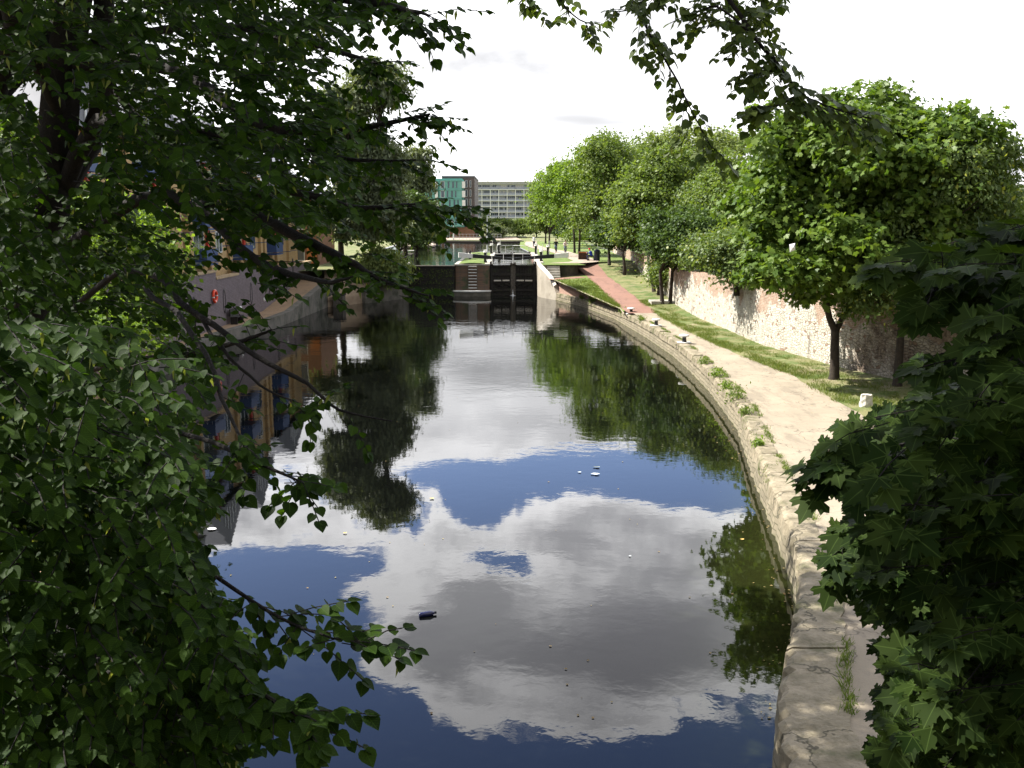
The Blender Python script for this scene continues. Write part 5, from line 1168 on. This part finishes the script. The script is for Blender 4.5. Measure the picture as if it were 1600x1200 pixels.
# high crown above the frame: this is what shades the near bank
P,T,N,sc,_=crown([(-3.5,8,16.6,4.0,4.2,2.2),(-6.8,20.3,15.0,3.6,3.6,3),(-7.2,16.2,15.6,3.2,2.6,2.6),(-9.5,11.5,15.5,2.6,3,2.6),(-4,20.5,15.5,3,2.6,2.6),(-6,3,15.5,4.5,3.5,3),(-2.6,16.5,17.6,3.4,3.5,2.0),(-9,20,13.5,2.6,2.2,2.5),(-2.5,5,17.0,3.6,4,2.0),(-10,17.5,10.5,2.6,2.6,2.8),(-4.5,18.5,16.5,3.4,2.6,2.2)],33000,.26,.6,34,.6,0,.35,77)
for a,b in(((-7,14,9),(-4.5,9,15)),((-7,14,9),(-5,18,14.5)),((-7,14,9.5),(-9,14,14.5)),((-7,14,10),(-6,5,15)),((-6.8,14,10),(-3,14,16.5))):
    sp.tw.tube(limb_pts(a,b,6,.03),[.16,.14,.11,.09,.06,.04,.02],7,False)
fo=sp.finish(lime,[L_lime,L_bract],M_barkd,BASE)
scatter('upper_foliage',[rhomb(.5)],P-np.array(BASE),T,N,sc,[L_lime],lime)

# ---- lime boughs hanging into the top of the view (tree stands on the right bank just outside the frame)
B2=(7.6,1.2,.85); lim2=empty('lime_tree',B2,'lime tree off to the right whose leafy boughs hang down into the bright sky','tree')
MB().tube([Vector(q)-Vector(B2) for q in((7.6,1.2,.8),(7.6,1.2,1.3),(7.5,1.3,5),(7.1,1.6,9.5),(6.3,2.2,12.5))],[.38,.3,.25,.2,.1],12).build('trunk',M_barkd,lim2)
bm_=MB(); sp=Sprays(8)
j=Vector((6.8,1.8,10.8)); 
def hook(px0):
    q=at(*px0); m_=j.lerp(q,.5)+Vector((0,0,.7)); bm_.tube([j-Vector(B2),m_-Vector(B2),q-Vector(B2)],[.06,.035,.018],6,False)
for px,r0,r1,ns,ln in [([(982,-40,6.2),(1000,20,6.2),(1022,65,6.2),(1040,95,6.2),(1060,130,6.2),(1078,168,6.2),(1098,205,6.2),(1112,232,6.2)],.010,.003,26,.24),
   ([(1090,-60,6.0),(1150,15,6.0),(1190,72,6.0),(1215,100,6.0),(1250,145,6.0),(1305,170,6.0),(1372,188,6.0)],.015,.004,56,.27),
   ([(840,-60,6.3),(872,-5,6.3),(892,20,6.3),(912,34,6.3),(935,38,6.3)],.007,.003,9,.17),
   ([(1030,-40,6.2),(1012,-10,6.2),(990,14,6.2),(955,18,6.2)],.006,.003,9,.16),
   ([(1060,-50,6.2),(1048,-20,6.2),(1030,0,6.2)],.006,.003,6,.16),
   ([(820,-40,6.3),(822,-10,6.3),(832,4,6.3)],.005,.003,5,.14),
   ([(1190,72,6.0),(1170,50,5.9),(1120,10,5.9),(1090,25,5.9)],.01,.004,24,.26),
   ([(1150,-60,6.1),(1185,-20,6.1),(1190,30,6.1)],.01,.004,18,.26),
   ([(1250,145,6.0),(1215,165,6.0),(1185,165,6.0)],.006,.003,10,.2),([(1235,120,6.0),(1200,110,6.0),(1180,112,6.0)],.006,.003,8,.2)]:
    P_=limb(px,r0,r1,bm_,6,B2); sp.along(P_,.06,ns,ln,7,.056,droop=.55,twig=.0022,bract=.06)
for q in[(982,-40,6.2),(1090,-60,6.0),(840,-60,6.3),(1030,-40,6.2),(1150,-60,6.1),(820,-40,6.3),(1060,-50,6.2)]: hook(q)
P,T,N,sc,_=crown([(6.0,2.0,13.4,2.6,1.8,1.2),(8.0,1.0,13.0,2.4,2,1.6)],3500,.16,.6,30,.6,0,.35,5)
bm_.build('branches',M_barkd,lim2); sp.finish(lim2,[L_limeup,L_bract],M_barkd,B2)
scatter('upper_foliage',[rhomb(.5)],P-np.array(B2),T,N,sc,[L_lime],lim2)

# ---- maple at the right foreground
B3=(6.3,6.6,.85); mp=empty('maple_tree',B3,'dark broad leaved maple filling the right foreground over the towpath','tree')
MB().tube([Vector(q)-Vector(B3) for q in((6.3,6.6,.7),(6.3,6.6,1.2),(6.25,6.6,3),(6.1,6.5,5),(5.6,6.2,7.3))],[.26,.2,.17,.14,.06],10).build('trunk',M_barkd,mp)
bm_=MB(); sp=Sprays(12)
ML=[([(1900,700,6.4),(1700,560,5.6),(1600,470,5.0),(1520,440,4.8),(1470,430,4.7)],.05,.006,26),
    ([(1900,720,6.4),(1700,700,5.6),(1560,660,5.0),(1440,690,4.6),(1350,705,4.4)],.05,.006,30),
    ([(1900,640,6.4),(1740,500,5.4),(1640,410,5.0),(1590,380,4.9)],.045,.008,16),
    ([(1900,900,6.4),(1700,880,6),(1500,850,5.4),(1420,830,5.2),(1370,850,5.1)],.05,.006,28),
    ([(1900,1000,6.4),(1700,1020,5.5),(1540,1020,5.0),(1470,1030,4.7)],.05,.006,26),
    ([(1900,1100,6),(1700,1150,5.0),(1540,1160,4.6),(1470,1150,4.5)],.05,.006,24),
    ([(1900,780,6.4),(1720,760,5.6),(1560,760,5.2),(1460,745,5.0)],.05,.006,24),
    ([(1900,640,6.4),(1700,560,5.2),(1560,540,4.6),(1490,570,4.4)],.04,.006,12)]
for px,r0,r1,ns in ML:
    P_=limb(px,r0*.6,r1*.7,bm_,7,B3); bm_.tube([Vector((6.15,6.5,max(1.6,min(6.6,P_[0].z-.3))))-Vector(B3),P_[0]-Vector(B3)],[.07,r0],7,False)
    sp.along(P_,.30,ns,.26,3,.115,kind=1,droop=.35,twig=.0035,bract=0,pet=.35)
XN=([300,330,360,400,440,480,530,570,600,640,680,720,760,790,830,880,920,1000,1100,1200],[1700,1620,1540,1430,1400,1440,1460,1450,1380,1340,1265,1260,1320,1290,1280,1290,1330,1350,1350,1340])
mh=[(1480,428,42,36,.95),(1575,500,48,34,.65),(1480,500,45,60,.75),(1590,300,30,25,.9),(1380,768,42,22,.7),(1565,862,26,20,.8),(1420,880,30,20,.3),(1550,600,40,30,.2)]
g=random.Random(31)
for n,d0,d1,yr,lf in [(340,3.9,5.0,(330,1260),.105),(480,5.0,6.6,(560,1260),.11),(260,6.6,8.2,(780,1260),.13)]:
    k=0
    while k<n:
        px=g.uniform(1240,1760);py=g.uniform(*yr); D=g.uniform(d0,d1); ok=px>float(I(py,XN[0],XN[1]))+.27*F/D
        for a,b,ra,rb,w_ in mh:
            if ((px-a)/ra)**2+((py-b)/rb)**2<1.2 and g.random()<w_: ok=False
        k+=1 if ok else .3
        if not ok: continue
        q=at(px,py,D)
        if q.z<1.1: continue
        d=(Vector((q.x-6.6,q.y-6.9,0)).normalized()*.8+Vector((g.uniform(-.6,.6),g.uniform(-.6,.6),g.uniform(-.35,.3)))).normalized()
        sp.spray(q-d*.18,d,.36,4,lf,1,droop=.3,twig=.003,bract=0,pet=.35)
for px,py,D in[(1330,700,4.4),(1340,690,4.4),(1340,730,4.4),(1350,850,5.1),(1340,830,5.1),(1360,870,5.1),(1420,400,4.7),(1440,410,4.7),(1360,660,4.5),(1400,640,4.6),(1540,365,4.9),(1575,350,4.9)]:
    sp.spray(at(px+30,py,D),(-1,random.uniform(-.4,.4),random.uniform(-.3,.2)),.3,4,.11,1,droop=.3,twig=.003,bract=0,pet=.3)
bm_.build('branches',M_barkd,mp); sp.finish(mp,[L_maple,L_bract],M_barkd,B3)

# ================================================================== GRASS, WEEDS
g=np.random.default_rng(17)
def tufts(name,label,pts,h,m_,nb=9,spread=.07,kind='stuff'):
    pts=np.repeat(np.array(pts),nb,0); n=len(pts); P=pts+np.c_[g.normal(0,spread,n),g.normal(0,spread,n),np.zeros(n)-.01]
    T=np.c_[g.normal(0,.45,n),g.normal(0,.45,n),np.ones(n)]; N=np.c_[g.normal(0,1,n),-np.ones(n),g.normal(0,.3,n)]
    o=scatter(name,[(np.array([(-.06,0,0),(.06,0,0),(.03,.6,.05),(0,1,.2)]),[[0,1,2,3]])],P,T,N,h*g.uniform(.4,1.3,n),[m_]); o['kind']=kind; return o
pts=[]
while len(pts)<6500:
    Y=34+42*g.random()**1.3; a=PR(Y)-.12; b=Wx(Y)-.1; x_=a+(b-a)*g.random()
    if nz(x_*1.1,Y*.31)>-.35: pts.append((x_,Y,Zp(Y)+.02))
tufts('verge_grass',None,pts,.13,L_grass,7,.10)
pts=[]
while len(pts)<1500:
    Y=72+20*g.random(); x_=ST(Y)+(RL(Y)-ST(Y))*g.random(); pts.append((x_,Y,Zs(Y)+(Zp(Y)-Zs(Y))*(x_-ST(Y))/max(.1,RL(Y)-ST(Y))+.01))
tufts('bank_grass',None,pts,.16,L_grass,6,.1)
pts=[]
for i in range(1500):     # weeds in the joint between coping and path
    Y=12+56*g.random(); 
    if nz(Y*.9,4)>.05: pts.append((Ex(Y)+CWd(Y)+g.normal(0,.04),Y,.865))
for i in range(500):     # and hanging on the masonry
    Y=22+68*g.random(); 
    if nz(Y*.7,9)>.15: pts.append((Ex(Y)+g.uniform(-.05,.3),Y,Zc(Y)-.05+g.uniform(-.15,.05)))
tufts('joint_weeds',None,pts,.12,L_mid,6,.05)
n=420; Y=14+70*g.random(n)**1.5; side=g.random(n)<.6
X=np.array([Ex(a)-abs(g.normal(0,.35))-.05 if b else Lx(a)+(Ex(a)-Lx(a))*g.random() for a,b in zip(Y,side)])
o=scatter('floating_debris',[rhomb(.4)],np.c_[X,Y,np.full(n,.012)],np.c_[g.normal(size=(n,2)),np.zeros(n)],np.c_[g.normal(0,.1,(n,2)),np.ones(n)],g.uniform(.02,.07,n),[leafmat('dead_leaf',(.16,.10,.04),(.30,.24,.10),.1,.7)]); o['kind']='stuff'
n=900; Y=16+60*g.random(n); X=np.array([Ex(a)+CWd(a)+(PR(a)-Ex(a)-CWd(a))*(g.random() if k%3 else g.beta(8,1)) for k,a in enumerate(Y)])
o=scatter('leaf_litter',[rhomb(.4)],np.c_[X,Y,[Zp(a)+.012 for a in Y]],np.c_[g.normal(size=(n,2)),np.zeros(n)],np.c_[g.normal(0,.25,(n,2)),np.ones(n)],g.uniform(.02,.06,n),[bpy.data.materials['dead_leaf']]); o['kind']='stuff'
M_L=[L_mid,L_bright]
for i,(Y,s_,lb) in enumerate([(36.2,.42,'largest leafy weed clump growing over the coping edge halfway along'),(38.6,.30,'leafy weed clump on the coping just beyond the largest one'),(33.3,.26,'small fern like weed on the coping nearer the bridge'),(41.5,.34,'weed clump on the coping beyond a cracked stone'),(45.2,.26,'low weed clump on the coping before the nearest bollard'),(81.5,.5,'tall reedy weed growing from the foot of the brick slope'),(71.5,.36,'weed clump beside the farthest bollard'),(84.8,.30,'small weed at the foot of the brick slope nearer the lock'),(64.5,.28,'weed hanging from the coping between two bollards'),(28.5,.2,'little weed at the water edge below the coping')]):
    n=int(260*s_/.3); c=np.array((Ex(Y)+.12,Y,Zc(Y)-.02)); gg=np.random.default_rng(i+40)
    P=c+gg.normal(size=(n,3))*np.array([s_*.4,s_*.7,s_*.35])+[0,0,s_*.3]; T=gg.normal(size=(n,3))+[0,0,.6]; N=gg.normal(size=(n,3))*.6+[0,0,1]
    t=empty('weed_clump',c,lb,'weed','weeds growing on the coping')
    scatter('leaves',[rhomb(.3)],P-c,T,N,gg.uniform(.05,.13,n),[M_L[i%2]],t)
    st=MB(); [st.tube([(0,0,-.05),tuple((P[k*7%n]-c))],.006,4,False) for k in range(8)]; st.build('stems',M_bark,t)
